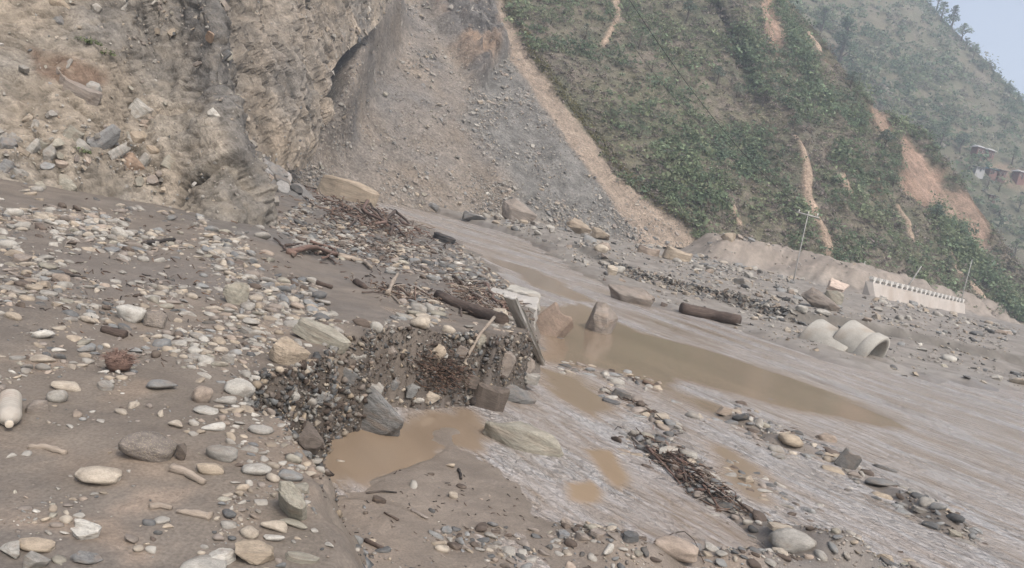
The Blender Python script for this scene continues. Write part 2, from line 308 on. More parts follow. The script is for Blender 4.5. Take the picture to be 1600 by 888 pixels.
def wn(sx, sy, det, dist=.5):
    m2 = N(nt, 'ShaderNodeMapping'); m2.inputs['Scale'].default_value = (sx, sy, 1); L.new(mp.outputs[0], m2.inputs[0])
    n = N(nt, 'ShaderNodeTexNoise'); n.inputs['Scale'].default_value = 1; n.inputs['Detail'].default_value = det; n.inputs['Distortion'].default_value = dist; L.new(m2.outputs[0], n.inputs['Vector']); return n.outputs[0]
s1 = N(nt, 'ShaderNodeMath', operation='MULTIPLY_ADD'); L.new(wn(2.2, 7, 6), s1.inputs[0]); s1.inputs[1].default_value = 1.0; L.new(wn(9, 22, 4), s1.inputs[2])
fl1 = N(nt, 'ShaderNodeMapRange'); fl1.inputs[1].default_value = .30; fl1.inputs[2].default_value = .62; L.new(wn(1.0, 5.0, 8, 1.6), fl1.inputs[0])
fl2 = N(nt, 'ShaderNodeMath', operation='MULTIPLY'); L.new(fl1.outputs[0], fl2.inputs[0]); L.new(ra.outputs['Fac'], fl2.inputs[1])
mxc = N(nt, 'ShaderNodeMix', data_type='RGBA'); L.new(fl2.outputs[0], mxc.inputs[0]); L.new(a_.outputs['Color'], mxc.inputs[6]); mxc.inputs[7].default_value = (.385, .366, .352, 1); L.new(mxc.outputs[2], b.inputs['Base Color'])  # pale streaks on the ripples: sky sheen painted into the base colour
bp = N(nt, 'ShaderNodeBump'); bp.inputs['Distance'].default_value = .13; L.new(s1.outputs[0], bp.inputs['Height'])
ms = N(nt, 'ShaderNodeMapRange'); ms.inputs[3].default_value = .03; ms.inputs[4].default_value = .95; L.new(ra.outputs['Fac'], ms.inputs[0]); L.new(ms.outputs[0], bp.inputs['Strength']); L.new(bp.outputs[0], b.inputs['Normal'])
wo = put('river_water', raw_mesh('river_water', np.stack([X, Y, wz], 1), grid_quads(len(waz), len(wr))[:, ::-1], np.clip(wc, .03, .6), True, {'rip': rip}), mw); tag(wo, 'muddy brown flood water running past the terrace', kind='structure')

# ================================================================ HILLSIDES
def ruled(foot, up, th, nv, vcap, crest=None, back=12):
    """sloping ground rising from a foot line: returns points (nu,nv+back), the crest height per column"""
    nu = len(foot); up = up/np.linalg.norm(up, axis=1)[:, None]; th = np.broadcast_to(th, (nu,))
    vm = np.full(nu, vcap, float)
    if crest is not None:
        vv = np.linspace(0, vcap, 400); cx, cyy = np.asarray(crest, float).T
        for i in range(nu):
            Pp = foot[i]+np.c_[up[i, 0]*vv*math.cos(th[i]), up[i, 1]*vv*math.cos(th[i]), vv*math.sin(th[i])]
            x, y, _ = proj(Pp); k = np.nonzero(y < np.interp(x, cx, cyy))[0]
            if len(k): vm[i] = max(vv[k[0]], 3.)
        k = np.hanning(17); k /= k.sum(); vm = np.convolve(np.pad(vm, 8, mode='edge'), k, 'valid')
    s = np.r_[np.linspace(0, 1, nv), 1+np.linspace(.02, .6, back)]
    v = np.minimum(s, 1)[None]*vm[:, None]; w_ = np.maximum(s-1, 0)[None]*vm[:, None]
    ct, st = np.cos(th)[:, None], np.sin(th)[:, None]
    H = v*ct+w_*1.0; Z = v*st-(w_**1.3)*.25
    P = np.stack([foot[:, 0, None]+up[:, 0, None]*H, foot[:, 1, None]+up[:, 1, None]*H, foot[:, 2, None]+Z], -1)
    return P, v, w_, vm
def normals(P):
    du = np.gradient(P, axis=0); dv = np.gradient(P, axis=1); n = np.cross(du, dv); return n/(np.linalg.norm(n, axis=2)[..., None]+1e-9)
def pix_in(px, py, poly, soft=8, jit=0): return sstep(-soft, soft, sdist(px, py, np.array(poly, float))+jit)
def pix_ln(px, py, line, wd, jit=0): return sstep(wd, wd*.4, ldist(px, py, np.array(line, float))+jit)
# front hillside with the landslide scar
ctl = np.array([atY(x, y, Y) for x, y, Y in [(330,240,46),(430,262,49),(500,287,53),(620,312,57),(750,334,62),(880,358,67),(1000,378,71),(1085,378,76),(1180,390,79),(1350,446,81),(1500,484,88),(1600,502,95),(1720,525,104),(1860,560,116)]])
foot = smooth_line(ctl, 450, 7); foot[:, 2] -= .5
tg = np.gradient(foot, axis=0); up = np.stack([-tg[:, 1], tg[:, 0]], 1); up = up+np.array([-.10, 0])*np.linalg.norm(up, axis=1)[:, None]
px0, py0, _ = proj(foot); th = np.radians(np.interp(px0, [500, 900, 1100, 1350], [33, 33, 38, 43]))
FCREST = [(-500,-180),(1120,-180),(1190,-60),(1240,20),(1290,92),(1345,158),(1400,196),(1455,214),(1500,262),(1552,302),(1585,390),(1625,460),(1700,500),(2200,700)]
HP, hv, hw, hvm = ruled(foot, up, th, 300, 150, FCREST)
nu_, nv_ = HP.shape[:2]; HN = normals(HP); fp = HP.reshape(-1, 3); px, py, dep = proj(fp)
jit = 14*fbm(fp*.35, 4, 101); fade = (sstep(0, 6, hv)*(1-sstep(0, .3, hw))).ravel()
SCREE = [(300,200),(480,240),(500,120),(545,55),(600,0),(620,-400),(775,-400),(768,0),(800,60),(850,140),(905,215),(960,290),(1010,360),(1020,400),(900,400),(750,350),(500,310),(300,300)]
GREYS = [(735,120),(770,60),(800,88),(850,165),(930,275),(1003,362),(990,385),(900,378),(820,330),(770,240),(725,190)]
SOIL = [(730,-400),(785,-40),(790,10),(822,75),(870,145),(905,188),(960,262),(1020,322),(1072,356),(1095,392),(980,398),(1000,368),(930,275),(850,168),(790,70),(762,0),(700,-400)]
OUTC = [(640,-400),(648,0),(690,45),(715,95),(735,138),(752,142),(768,100),(792,75),(776,20),(770,-400)]
m_out = pix_in(px, py, OUTC, 10, jit*.7); m_scr = pix_in(px, py, SCREE, 6, jit*.5)*(1-m_out); m_soil = pix_in(px, py, SOIL, 5, jit*.45)*(1-m_out)
m_scr *= (1-m_soil); m_gry = pix_in(px, py, GREYS, 16, jit)*m_scr
RED = [([(1400,222),(1420,212),(1448,245),(1475,272),(1478,300),(1462,325),(1435,322),(1408,290)], .9), ([(1470,290),(1505,300),(1535,312),(1548,352),(1550,385),(1530,382),(1500,350),(1470,330)], .7), ([(1345,172),(1365,168),(1395,200),(1390,222),(1360,205)], .8), ([(1278,85),(1292,92),(1296,112),(1280,108)], .8), ([(1180,0),(1205,0),(1222,70),(1212,95),(1190,60)], .9), ([(1180,-200),(1200,-200),(1205,0),(1180,0)], .9),([(1365,285),(1385,275),(1392,300),(1370,305)],.35)]
PALE = [([(1243,215),(1255,262),(1262,312),(1280,360),(1290,398)], 8), ([(958,-30),(962,35),(945,66)], 6), ([(1440,375),(1425,345),(1405,320)], 5), ([(1518,440),(1545,475)], 6), ([(1255,60),(1275,88)], 5), ([(1140,330),(1155,352)], 4), ([(1490,390),(1500,430)],4), ([(1330,300),(1318,275)],5)]
m_red = np.zeros(len(px)); m_pale = np.zeros(len(px))
for pg, k in RED: m_red = np.maximum(m_red, k*pix_in(px, py, pg, 5, jit*.45))
for ln, wd in PALE: m_pale = np.maximum(m_pale, pix_ln(px, py, ln, wd, jit*.25))
m_green = np.clip(1-m_scr-m_soil-m_out, 0, 1); m_bare = np.maximum(m_red, m_pale)
# relief
D = 1.6*fbm(fp*.05, 3, 111)*m_green + m_green*(.55*fbm(fp*.28, 4, 115)-(m_red*.8)+.35*m_pale)
ul = np.repeat(np.linspace(0, 1, nu_)[:, None], nv_, 1).ravel(); gul = fbm(np.stack([ul*26, hv.ravel()*.012, ul*0], 1), 3, 119, ridged=True); D += m_green*.8*gul
fh_, fc_, fk_ = facet(fp*np.array([.45,.45,.3])+.5*np.stack([vn(fp*.4, 5), vn(fp*.4, 6), vn(fp*.4, 7)], 1), 124); D += m_out*(1.3*fh_-.25*fk_)
strat = fp@np.array([.62, -.2, .75])
D += m_out*(1.9+.8*fbm(fp*np.array([.7,.7,.25]), 4, 123, ridged=True)+.28*np.abs(((strat*1.5+.6*fbm(fp*.5, 2, 126)) % 1)-.5)*2)
rill = fbm(np.stack([ul*70, hv.ravel()*.03, ul*0], 1), 3, 127)
D += m_scr*(.30*rill+.22*fbm(fp*.5, 4, 128)+.06*fbm(fp*3., 3, 129)) + m_soil*(-.25+.25*rill+.15*fbm(fp*1.2, 4, 131)+.35*m_soil*fbm(fp*.3, 2, 130))
D += m_scr*4.8*np.exp(-(ldist(px, py, np.array([(505,205),(540,115),(588,45)], float))/34)**2)
D += m_green*.35*pix_ln(px, py, [(785,-40),(822,72),(870,143),(905,186),(960,260),(1020,320),(1075,352)], 9)
fp = fp+HN.reshape(-1, 3)*(D*fade)[:, None]
HS = fp; HSpx, HSpy, HSd = proj(HS)
n1 = fbm(fp*.22, 4, 141)[:, None]; n2 = fbm(fp*1.1, 4, 145)[:, None]; n3 = fbm(fp*.09, 3, 149)[:, None]
green, olive, dry, dk = np.array([.098,.100,.066]), np.array([.128,.118,.080]), np.array([.165,.136,.112]), np.array([.090,.088,.068])
gc = green+(olive-green)*np.clip(.5+1.5*n1, 0, 1); gc += (dry-gc)*np.clip(.30+1.5*n2+.9*n3, 0, 1)*.8; gc += (dk-gc)*np.clip(-n1*2-.3, 0, 1)*.7
sc_ = np.array([.188,.163,.137])*(1+.20*n2+.30*rill[:, None])+np.array([.03,.014,-.002])*n1*1.2; gr = np.array([.150,.143,.130])*(1+.55*n2)
so_ = np.array([.265,.213,.166])*(1+.25*n2); ou = np.array([.12,.112,.104])*(1+.6*n2); ou += (np.array([.27,.19,.13])-ou)*np.clip(n1*2.2+.05, 0, 1)*.75
hc = gc*m_green[:, None]+(sc_*(1-m_gry[:, None])+gr*m_gry[:, None])*m_scr[:, None]+so_*m_soil[:, None]+ou*m_out[:, None]
hc += (np.array([.29,.195,.145])*(1+.5*n2+.3*n1)-hc)*(m_red*.85)[:, None]; hc += (np.array([.34,.255,.19])*(1+.3*n2)-hc)*(m_pale*.9)[:, None]
mh = mat('hillside_ground', rough=.95, spec=.15, var=.25, vscale=1.1, bump=1., bscale=3.2, fine=(5., .38), bdist=.3)
ho = put('landslide_hillside', raw_mesh('landslide_hillside', fp, grid_quads(nu_, nv_), np.clip(hc, .015, .6)), mh); tag(ho, 'steep scrub hillside with a grey scree landslide scar and tan soil strip', kind='structure')
# rear hillside
rctl = np.array([atY(x, y, Y) for x, y, Y in [(900,330,135),(1150,380,138),(1350,425,142),(1480,452,146),(1600,470,152),(1750,500,165),(1950,545,185),(2200,600,215)]])
rf = smooth_line(rctl, 260); tg = np.gradient(rf, axis=0); up = np.stack([-tg[:, 1], tg[:, 0]], 1)
RP, rv, rw, _ = ruled(rf, up, math.radians(40), 230, 260, [(-500,-180),(1310,-180),(1462,2),(1500,58),(1550,110),(1592,162),(1640,215),(1760,330),(2000,520)])
RN = normals(RP); rp_ = RP.reshape(-1, 3); rpx, rpy, _ = proj(rp_); fade = (sstep(0, 8, rv)*(1-sstep(0, 8, rw))).ravel()
D = 4.0*fbm(rp_*.022, 3, 161)+1.3*fbm(rp_*.14, 4, 165); rp_ = rp_+RN.reshape(-1, 3)*(D*fade)[:, None]
n1 = fbm(rp_*.1, 4, 171)[:, None]; n2 = fbm(rp_*.6, 4, 175)[:, None]
gc = green+(olive-green)*np.clip(.5+1.3*n1, 0, 1); gc += (dry-gc)*np.clip(.2+1.5*n2+.5*n1, 0, 1)*.55
m_t = pix_in(rpx, rpy, [(1540,255),(1565,262),(1600,285),(1600,300),(1560,285)], 6, 6*n2[:, 0])*.5; gc += (np.array([.30,.20,.14])-gc)*m_t[:, None]
ro = put('rear_hillside', raw_mesh('rear_hillside', rp_, grid_quads(*RP.shape[:2]), np.clip(gc, .015, .6)), mh); tag(ro, 'hazy wooded hill behind the landslide slope', kind='structure')
RS = rp_; RSpx, RSpy, RSd = proj(RS)
# far blue ridge
ff = np.array([[60+k*14, 620-k*1.5, -1] for k in range(60)], float); FP, fv_, fw_, _ = ruled(ff, np.tile([[.1, 1.]], (60, 1)), math.radians(30), 40, 150, [(1000,60),(1500,110),(1580,152),(1605,163),(1700,190),(2000,260)])
FPn = FP.reshape(-1, 3)+np.stack([0*FP[..., 0].ravel(), 0*FP[..., 0].ravel(), 5*fbm(FP.reshape(-1, 3)*.02, 4, 181)*sstep(0, 20, fv_.ravel())], 1)
fo = put('far_hills', raw_mesh('far_hills', FPn, grid_quads(*FP.shape[:2]), np.tile([[.075,.085,.05]], (len(FPn), 1))), mh); tag(fo, 'far blue ridge beyond the valley', kind='structure')

# ================================================================ CLIFFS
def rock_col(q, base, tan, dark, s):
    n1 = fbm(q*.35, 4, s)[:, None]; n2 = fbm(q*1.6, 4, s+4)[:, None]; c = base*(1+.35*n2); c = c+(tan-c)*np.clip(.25+2*n1, 0, 1); return c+(dark-c)*np.clip(-2.2*n1-.25+.6*n2, 0, 1)*.85
def skew(q, a, f):
    """coordinates along a tilted foliation, scaled per axis"""
    c_, s_ = math.cos(a), math.sin(a); return np.stack([(q[:, 0]*c_-q[:, 2]*s_)*f[0], q[:, 1]*f[1], (q[:, 0]*s_+q[:, 2]*c_)*f[2]], 1)
# tan and dark ribbed cliff between bluff and scree
cc = np.array([atY(x, y, Y) for x, y, Y in [(150,200,33),(250,215,35),(330,228,37),(400,240,39),(455,246,42),(488,240,46),(498,180,50),(503,120,54),(535,70,58),(572,42,62),(600,15,66),(620,-60,72)]])
cf = smooth_line(cc, 350); cf[:, 2] -= .8
tg = np.gradient(cf, axis=0); up = np.stack([-np.abs(tg[:, 1])*.8-.2*tg[:, 0], np.abs(tg[:, 0])+.35*np.abs(tg[:, 1])], 1)
CP, cv, cw, _ = ruled(cf, up, math.radians(62), 250, 34, None)
CN = normals(CP); q = CP.reshape(-1, 3); ul = np.repeat(np.linspace(0, 1, 350)[:, None], CP.shape[1], 1).ravel(); fade = (sstep(-1, 2.5, cv)).ravel()
rib = fbm(np.stack([ul*13+.35*fbm(q*.3, 2, 201), cv.ravel()*.03, 0*ul], 1), 3, 203, ridged=True); rib2 = fbm(q*np.array([1.1, 1.1, .4]), 4, 207, ridged=True)
st = q@np.array([.5, .1, .85])*2.2+fbm(q*.4, 3, 209)*1.5
D = 1.4*rib+.45*rib2+.25*fbm(q*2.2, 3, 213)+.15*fbm(skew(q, -.62, (1.0, 1.0, .16)), 4, 214, .5, True)
wq = q+1.3*np.stack([vn(q*.35, 5), vn(q*.35, 6), vn(q*.35, 7)], 1); ch, cc1, ck = facet(skew(wq, -.62, (.34, .34, .10)), 261, 1.1); ch2, cc2, ck2 = facet(skew(wq, -.62, (1.1, 1.1, .40)), 262, 1.); D += .8*ch+.24*ch2-.16*ck2-.3*ck
D *= 1-.55*sstep(.5, .75, ul); q = q+CN.reshape(-1, 3)*(D*fade)[:, None]
ccol = rock_col(q*np.array([1, 1, .55]), np.array([.245,.222,.192]), np.array([.30,.26,.212]), np.array([.155,.148,.138]), 221)
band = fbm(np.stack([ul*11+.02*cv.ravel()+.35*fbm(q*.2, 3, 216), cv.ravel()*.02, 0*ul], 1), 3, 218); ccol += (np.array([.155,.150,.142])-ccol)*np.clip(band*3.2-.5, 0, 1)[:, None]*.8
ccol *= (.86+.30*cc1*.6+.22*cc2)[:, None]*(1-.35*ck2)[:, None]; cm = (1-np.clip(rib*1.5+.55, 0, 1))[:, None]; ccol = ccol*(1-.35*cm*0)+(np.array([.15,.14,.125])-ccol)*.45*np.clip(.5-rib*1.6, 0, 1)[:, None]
mrock = mat('weathered_rock', rough=.95, spec=.2, var=.32, vscale=1.8, bump=1., bscale=5.5, fine=(9., .20), stain=(.29,.235,.18), stain_amt=.3, sscale=.9, bdist=.12, strata=((0, -.62, 0), (.45, .45, 3.2), .22, 1.2))
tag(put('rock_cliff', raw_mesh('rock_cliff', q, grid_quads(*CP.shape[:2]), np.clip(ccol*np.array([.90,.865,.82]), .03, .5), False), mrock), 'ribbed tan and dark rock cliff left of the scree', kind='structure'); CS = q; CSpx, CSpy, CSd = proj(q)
# near bluff
bc = np.vstack([[[-22,4,0],[-13,8.6,0]], [hit(x, y) for x, y in [(-60,272),(0,286),(100,300),(180,310),(250,320),(300,332),(340,343),(362,350)]]])
bl_end = bc[-1]; bc = np.vstack([bc, bl_end+np.array([[.30,.9,0],[.1,2.6,0],[-.9,5.5,0],[-2.4,9.5,0],[-5,15,0],[-9,20,0]])])
bf = smooth_line(bc, 350); bf[:, 2] = floor_h(bf[:, 0], bf[:, 1])-.25
kc = np.argmax(bf[:, 0]); rel = (np.arange(350)-kc)/350.
ang = np.interp(rel, [-.6, -.12, -.03, .03, .1, .4], [108, 112, 128, 150, 165, 172]); up = np.stack([np.cos(np.radians(ang)), np.sin(np.radians(ang))], 1)
th = np.radians(np.interp(rel, [-.5, -.15, -.05, 0, .05, .2], [38, 40, 46, 50, 56, 60]))
BP, bv, bw, _ = ruled(bf, up, th, 250, 11, None)
BN = normals(BP); q = BP.reshape(-1, 3); fade = sstep(-.3, .6, bv).ravel()
axis = np.array([.55, -.25, .80]); st = (q@axis)*3.2+.9*fbm(q*.7, 3, 231); sf = st % 1
led = (np.minimum(sf/.75, 1)-(sf > .75)*(sf-.75)/.25)
upz = sstep(.9, 2.0, q[:, 2])
wq = q+.5*np.stack([vn(q*.9, 5), vn(q*.9, 6), vn(q*.9, 7)], 1); bh, bc1, bk = facet(skew(wq, -.8, (.95, .8, .32)), 263, 1.); bh2, bc2, bk2 = facet(skew(wq, -.8, (4.2, 3.4, 1.1)), 264, 1.)
D = .20*bh+.06*bh2-.04*bk2-.07*bk+.30*fbm(q*.45, 3, 233)+.04*fbm(skew(q+.6*np.stack([vn(q*1.3, 15), vn(q*1.3, 16), vn(q*1.3, 17)], 1), -.8, (3.6, 3., .55)), 4, 252, .5, True)+0*led*(.35+.65*(fbm(q*.8, 2, 235) > -.05))*(.4+.6*upz)+.06*fbm(q*1.7, 4, 237, ridged=True)+.03*fbm(q*6, 3, 239)
ridge_dark = np.exp(-((rel[:, None]-.005)/.05)**2)*np.ones_like(bv); D += .35*ridge_dark.ravel()*fbm(q*np.array([1.2,1.2,.5]), 4, 241, ridged=True)
q = q+BN.reshape(-1, 3)*(D*fade)[:, None]
qpx, qpy, _ = proj(q)
bcol = rock_col(q*1.6, np.array([.238,.220,.192]), np.array([.285,.25,.205]), np.array([.19,.182,.17]), 245)
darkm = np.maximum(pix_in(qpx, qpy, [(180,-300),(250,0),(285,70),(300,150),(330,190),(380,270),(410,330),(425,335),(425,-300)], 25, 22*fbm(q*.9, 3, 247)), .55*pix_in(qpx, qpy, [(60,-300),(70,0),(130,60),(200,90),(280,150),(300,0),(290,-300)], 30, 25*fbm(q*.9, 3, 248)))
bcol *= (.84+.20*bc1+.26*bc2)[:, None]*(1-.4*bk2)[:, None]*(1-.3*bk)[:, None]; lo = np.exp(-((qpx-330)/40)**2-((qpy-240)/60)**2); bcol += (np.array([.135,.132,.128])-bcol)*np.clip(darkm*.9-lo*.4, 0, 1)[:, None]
rd = pix_in(qpx, qpy, [(45,75),(80,82),(165,110),(172,130),(150,142),(60,118)], 8, 6*fbm(q*2, 3, 249)); bcol += (np.array([.155,.105,.078])-bcol)*(rd*.8)[:, None]
mbl = mat('bluff_rubble', rough=.95, spec=.2, var=.30, vscale=5., bump=1., bscale=13, fine=(26., .22), stain=(.31,.265,.205), stain_amt=.35, sscale=2.2, bdist=.05, strata=((0, -.80, 0), (.13, .13, .9), .20, 1.2))
tag(put('rubble_bluff', raw_mesh('rubble_bluff', q, grid_quads(*BP.shape[:2]), np.clip(bcol*np.array([.90,.87,.83]), .03, .5)), mbl), 'crumbling tan and grey bluff at the upper left of the terrace', kind='structure'); BS = q; BSpx, BSpy, BSd = qpx, qpy, proj(q)[2]
BNf = normals(q.reshape(BP.shape)).reshape(-1, 3)
def surf(S, sx, sy, sd_, x, y):
    """point of a slope mesh seen at a photo pixel (the nearest one to the viewer)"""
    d2 = (sx-x)**2+(sy-y)**2; k = np.nonzero(d2 < max(9, d2.min()*2))[0]; k = k[np.argmin(sd_[k])]; return S[k], k
# ================================================================ STONES: shapes
def ico(n):
    bm = bmesh.new(); bmesh.ops.create_icosphere(bm, subdivisions=n, radius=.5); V = np.array([v.co for v in bm.verts]); T = np.array([[v.index for v in f.verts] for f in bm.faces]); bm.free(); return V, T
ICO = {k: ico(k) for k in (1, 2, 3)}
def cobble(seed, lvl, flat=1., rough=.12):
    V, T = ICO[lvl]; d = V/np.linalg.norm(V, axis=1)[:, None]; e = 2.6
    r = (np.abs(d)**e).sum(1)**(-1/e); P = d*r[:, None]*.5
    P = P*(1+rough*1.6*vn(d*1.1+seed*3.1, seed)[:, None]+rough*.7*vn(d*2.6+seed, seed+50)[:, None])
    rs = np.random.default_rng(seed)
    for k in range(3):                                    # worn flats
        n = rs.normal(size=3); n /= np.linalg.norm(n); h = .40+.06*rs.random(); s = P@n; P = P-np.maximum(s-h, 0)[:, None]*n*.85
    return P/(P.max(0)-P.min(0)), T
def chunk(seed, npt=16, flat=1., bev=True):
    rs = np.random.default_rng(seed); bm = bmesh.new()
    for k in range(npt):
        v = rs.normal(size=3); v /= np.abs(v).max()**.65*np.linalg.norm(v)**.35; v *= .8+.3*rs.random(); bm.verts.new(v)
    r = bmesh.ops.convex_hull(bm, input=bm.verts[:]); bmesh.ops.delete(bm, geom=list({g for g in r['geom_interior']+r['geom_unused'] if isinstance(g, bmesh.types.BMVert)}), context='VERTS')
    bmesh.ops.dissolve_limit(bm, angle_limit=.35, verts=bm.verts[:], edges=bm.edges[:])
    if bev: bmesh.ops.bevel(bm, geom=bm.edges[:], offset=.05, segments=1, affect='EDGES', clamp_overlap=True)
    bmesh.ops.triangulate(bm, faces=bm.faces[:]); bm.verts.index_update()
    V = np.array([v.co for v in bm.verts]); T = np.array([[v.index for v in f.verts] for f in bm.faces]); bm.free(); V -= V.mean(0); return V/(V.max(0)-V.min(0)), T
def slabshape(seed, bev=.04, n=7):
    """flat broken plate with an irregular outline"""
    rs = np.random.default_rng(seed); bm = bmesh.new(); a = np.sort(rs.random(n)*.7+np.arange(n))*2*math.pi/n
    rad = .42+.16*rs.random(n); bot = [bm.verts.new((math.cos(t)*r, math.sin(t)*r, -.5)) for t, r in zip(a, rad)]
    top = [bm.verts.new((math.cos(t)*r*.93+.03*rs.normal(), math.sin(t)*r*.93, .5-.25*rs.random())) for t, r in zip(a, rad)]
    bm.faces.new(bot[::-1]); bm.faces.new(top)
    for i in range(n): bm.faces.new((bot[i], bot[(i+1) % n], top[(i+1) % n], top[i]))
    bmesh.ops.triangulate(bm, faces=[f for f in bm.faces if len(f.verts) > 4])
    if bev: bmesh.ops.bevel(bm, geom=bm.edges[:], offset=bev, segments=1, affect='EDGES', clamp_overlap=True)
    bmesh.ops.triangulate(bm, faces=bm.faces[:]); bm.verts.index_update()
    V = np.array([v.co for v in bm.verts]); T = np.array([[v.index for v in f.verts] for f in bm.faces]); bm.free(); V -= (V.max(0)+V.min(0))/2; return V/(V.max(0)-V.min(0)), T
def worn(seed, npt, cuts, it):
    V0, T0 = chunk(seed, npt, bev=False); bm = bmesh.new(); vs_ = [bm.verts.new(v) for v in V0]
    for t in T0:
        try: bm.faces.new([vs_[i] for i in t])
        except ValueError: pass
    bmesh.ops.subdivide_edges(bm, edges=bm.edges[:], cuts=cuts, use_grid_fill=True); bmesh.ops.triangulate(bm, faces=bm.faces[:])
    for k in range(it): bmesh.ops.smooth_vert(bm, verts=bm.verts[:], factor=.5, use_axis_x=True, use_axis_y=True, use_axis_z=True)
    bm.verts.index_update(); V = np.array([v.co for v in bm.verts]); T = np.array([[v.index for v in f.verts] for f in bm.faces]); bm.free(); d = V/np.linalg.norm(V, axis=1)[:, None]; V = V*(1+.05*vn(d*2.5+seed, seed))[:, None]
    return V/(V.max(0)-V.min(0)), T
COB = [cobble(s, 2, rough=.12+.06*(s % 3)) if s % 3 == 0 else worn(s+400, 10+s % 4, 2, 3) for s in range(14)]; COB1 = [cobble(s+30, 1) if s % 4 == 0 else worn(s+430, 8, 1, 1) for s in range(12)]; COB3 = [cobble(s+60, 3, rough=.14) for s in range(5)]
CHK = [chunk(s+100) for s in range(10)]; CHK0 = [chunk(s+140, 9, bev=False) for s in range(10)]
SLB = [slabshape(s+200) for s in range(8)]; SLB0 = [slabshape(s+240, 0, 5) for s in range(8)]
def roughen(VT, seed, lvl=1, amt=.04, fr=3.):
    """finer broken surface on an angular shape"""
    bm = bmesh.new(); vs_ = [bm.verts.new(v) for v in VT[0]]
    for t in VT[1]:
        try: bm.faces.new([vs_[i] for i in t])
        except ValueError: pass
    bmesh.ops.subdivide_edges(bm, edges=bm.edges[:], cuts=lvl+1, use_grid_fill=True); bmesh.ops.triangulate(bm, faces=bm.faces[:]); bm.verts.index_update(); bm.normal_update()
    V = np.array([v.co for v in bm.verts]); n = np.array([v.normal for v in bm.verts]); T = np.array([[v.index for v in f.verts] for f in bm.faces]); bm.free()
    return V+n*(amt*fbm(V*fr+seed, 4, seed))[:, None]+n*(amt*.5*fbm(V*fr*3+seed, 3, seed+9, ridged=True))[:, None], T
BOULD = [roughen(chunk(s+300, 18), s, 2, .05, 2.5) for s in range(6)]; BSLB = [roughen(slabshape(s+320, .06, 7), s, 2, .03, 3.) for s in range(5)]
_me = {}
def proto_mesh(kind, i):
    k = (kind, i)
    if k not in _me:
        V, T = {'cob': COB, 'cob1': COB1, 'cob3': COB3, 'chk': CHK, 'slb': SLB, 'bould': BOULD, 'bslb': BSLB}[kind][i]
        _me[k] = raw_mesh('%s_shape' % {'cob': 'cobble', 'cob1': 'pebble', 'cob3': 'round_boulder', 'chk': 'fragment', 'slb': 'plate', 'bould': 'boulder', 'bslb': 'slab'}[kind], V, T, None, kind in ('cob', 'cob1', 'cob3'))
    return _me[k]
mstone = mat('river_stone', src='obj', rough=.85, spec=.2, var=.22, vscale=3.2, bump=.25, bscale=9, stain=(.16,.132,.105), stain_amt=.6, sscale=1.6, fine=(22., .16), bdist=.05)
mstone_s = mat('small_stones', rough=.9, spec=.15, var=.22, vscale=22., bump=.3, bscale=60, bdist=.01, stain=(.15,.125,.10), stain_amt=.6, sscale=9.)
mfrag = mat('broken_rock', src='obj', rough=.9, spec=.15, var=.28, vscale=2.6, bump=.45, bscale=7, stain=(.24,.185,.14), stain_amt=.45, sscale=1.6, fine=(18., .18), stretch=((.5,.3,0),(1,1,3)), bdist=.06)
mspeck = mat('speckled_rock', src='obj', rough=.9, var=.3, vscale=5, bump=.7, bscale=14, speck=(26., (.36,.30,.22)), bdist=.05)
COLS = {'pale grey': (.34,.325,.29), 'cream': (.37,.32,.255), 'grey': (.27,.258,.232), 'blue grey': (.195,.20,.196), 'dark grey': (.10,.10,.098), 'tan': (.33,.27,.20), 'pinkish brown': (.28,.225,.18), 'dark brown': (.095,.075,.062), 'white': (.45,.43,.385), 'brown grey': (.21,.18,.155), 'slate grey': (.15,.152,.15), 'orange brown': (.27,.19,.135), 'olive grey': (.25,.235,.19)}
COLS_X = {'rusty brown': (.20,.148,.115)}
CN_ = list(COLS); CV = np.array([COLS[k] for k in CN_]); CV0 = CV.copy(); CV = CV+(np.array([.235,.21,.178])-CV)*.36*sstep(.12, .28, CV[:, 1:2])
# ---- orientation helpers
def rotm(yaw, tilt, tdir):
    cz, sz = np.cos(yaw), np.sin(yaw); n = len(yaw); Rz = np.zeros((n, 3, 3)); Rz[:, 0, 0] = cz; Rz[:, 0, 1] = -sz; Rz[:, 1, 0] = sz; Rz[:, 1, 1] = cz; Rz[:, 2, 2] = 1
    k = np.stack([np.cos(tdir), np.sin(tdir), 0*tdir], 1); c, s = np.cos(tilt)[:, None, None], np.sin(tilt)[:, None, None]
    K = np.zeros((n, 3, 3)); K[:, 0, 2] = k[:, 1]; K[:, 1, 2] = -k[:, 0]; K[:, 2, 0] = -k[:, 1]; K[:, 2, 1] = k[:, 0]
    I = np.eye(3)[None]; Rt = I+s*K+(1-c)*(K@K); return Rt@Rz
def alignz(Nn):
    """rotation taking z to each normal"""
    t = np.arccos(np.clip(Nn[:, 2], -1, 1)); d = np.arctan2(Nn[:, 1], Nn[:, 0])+math.pi/2; z = np.zeros(len(Nn)); return rotm(z, t, d)
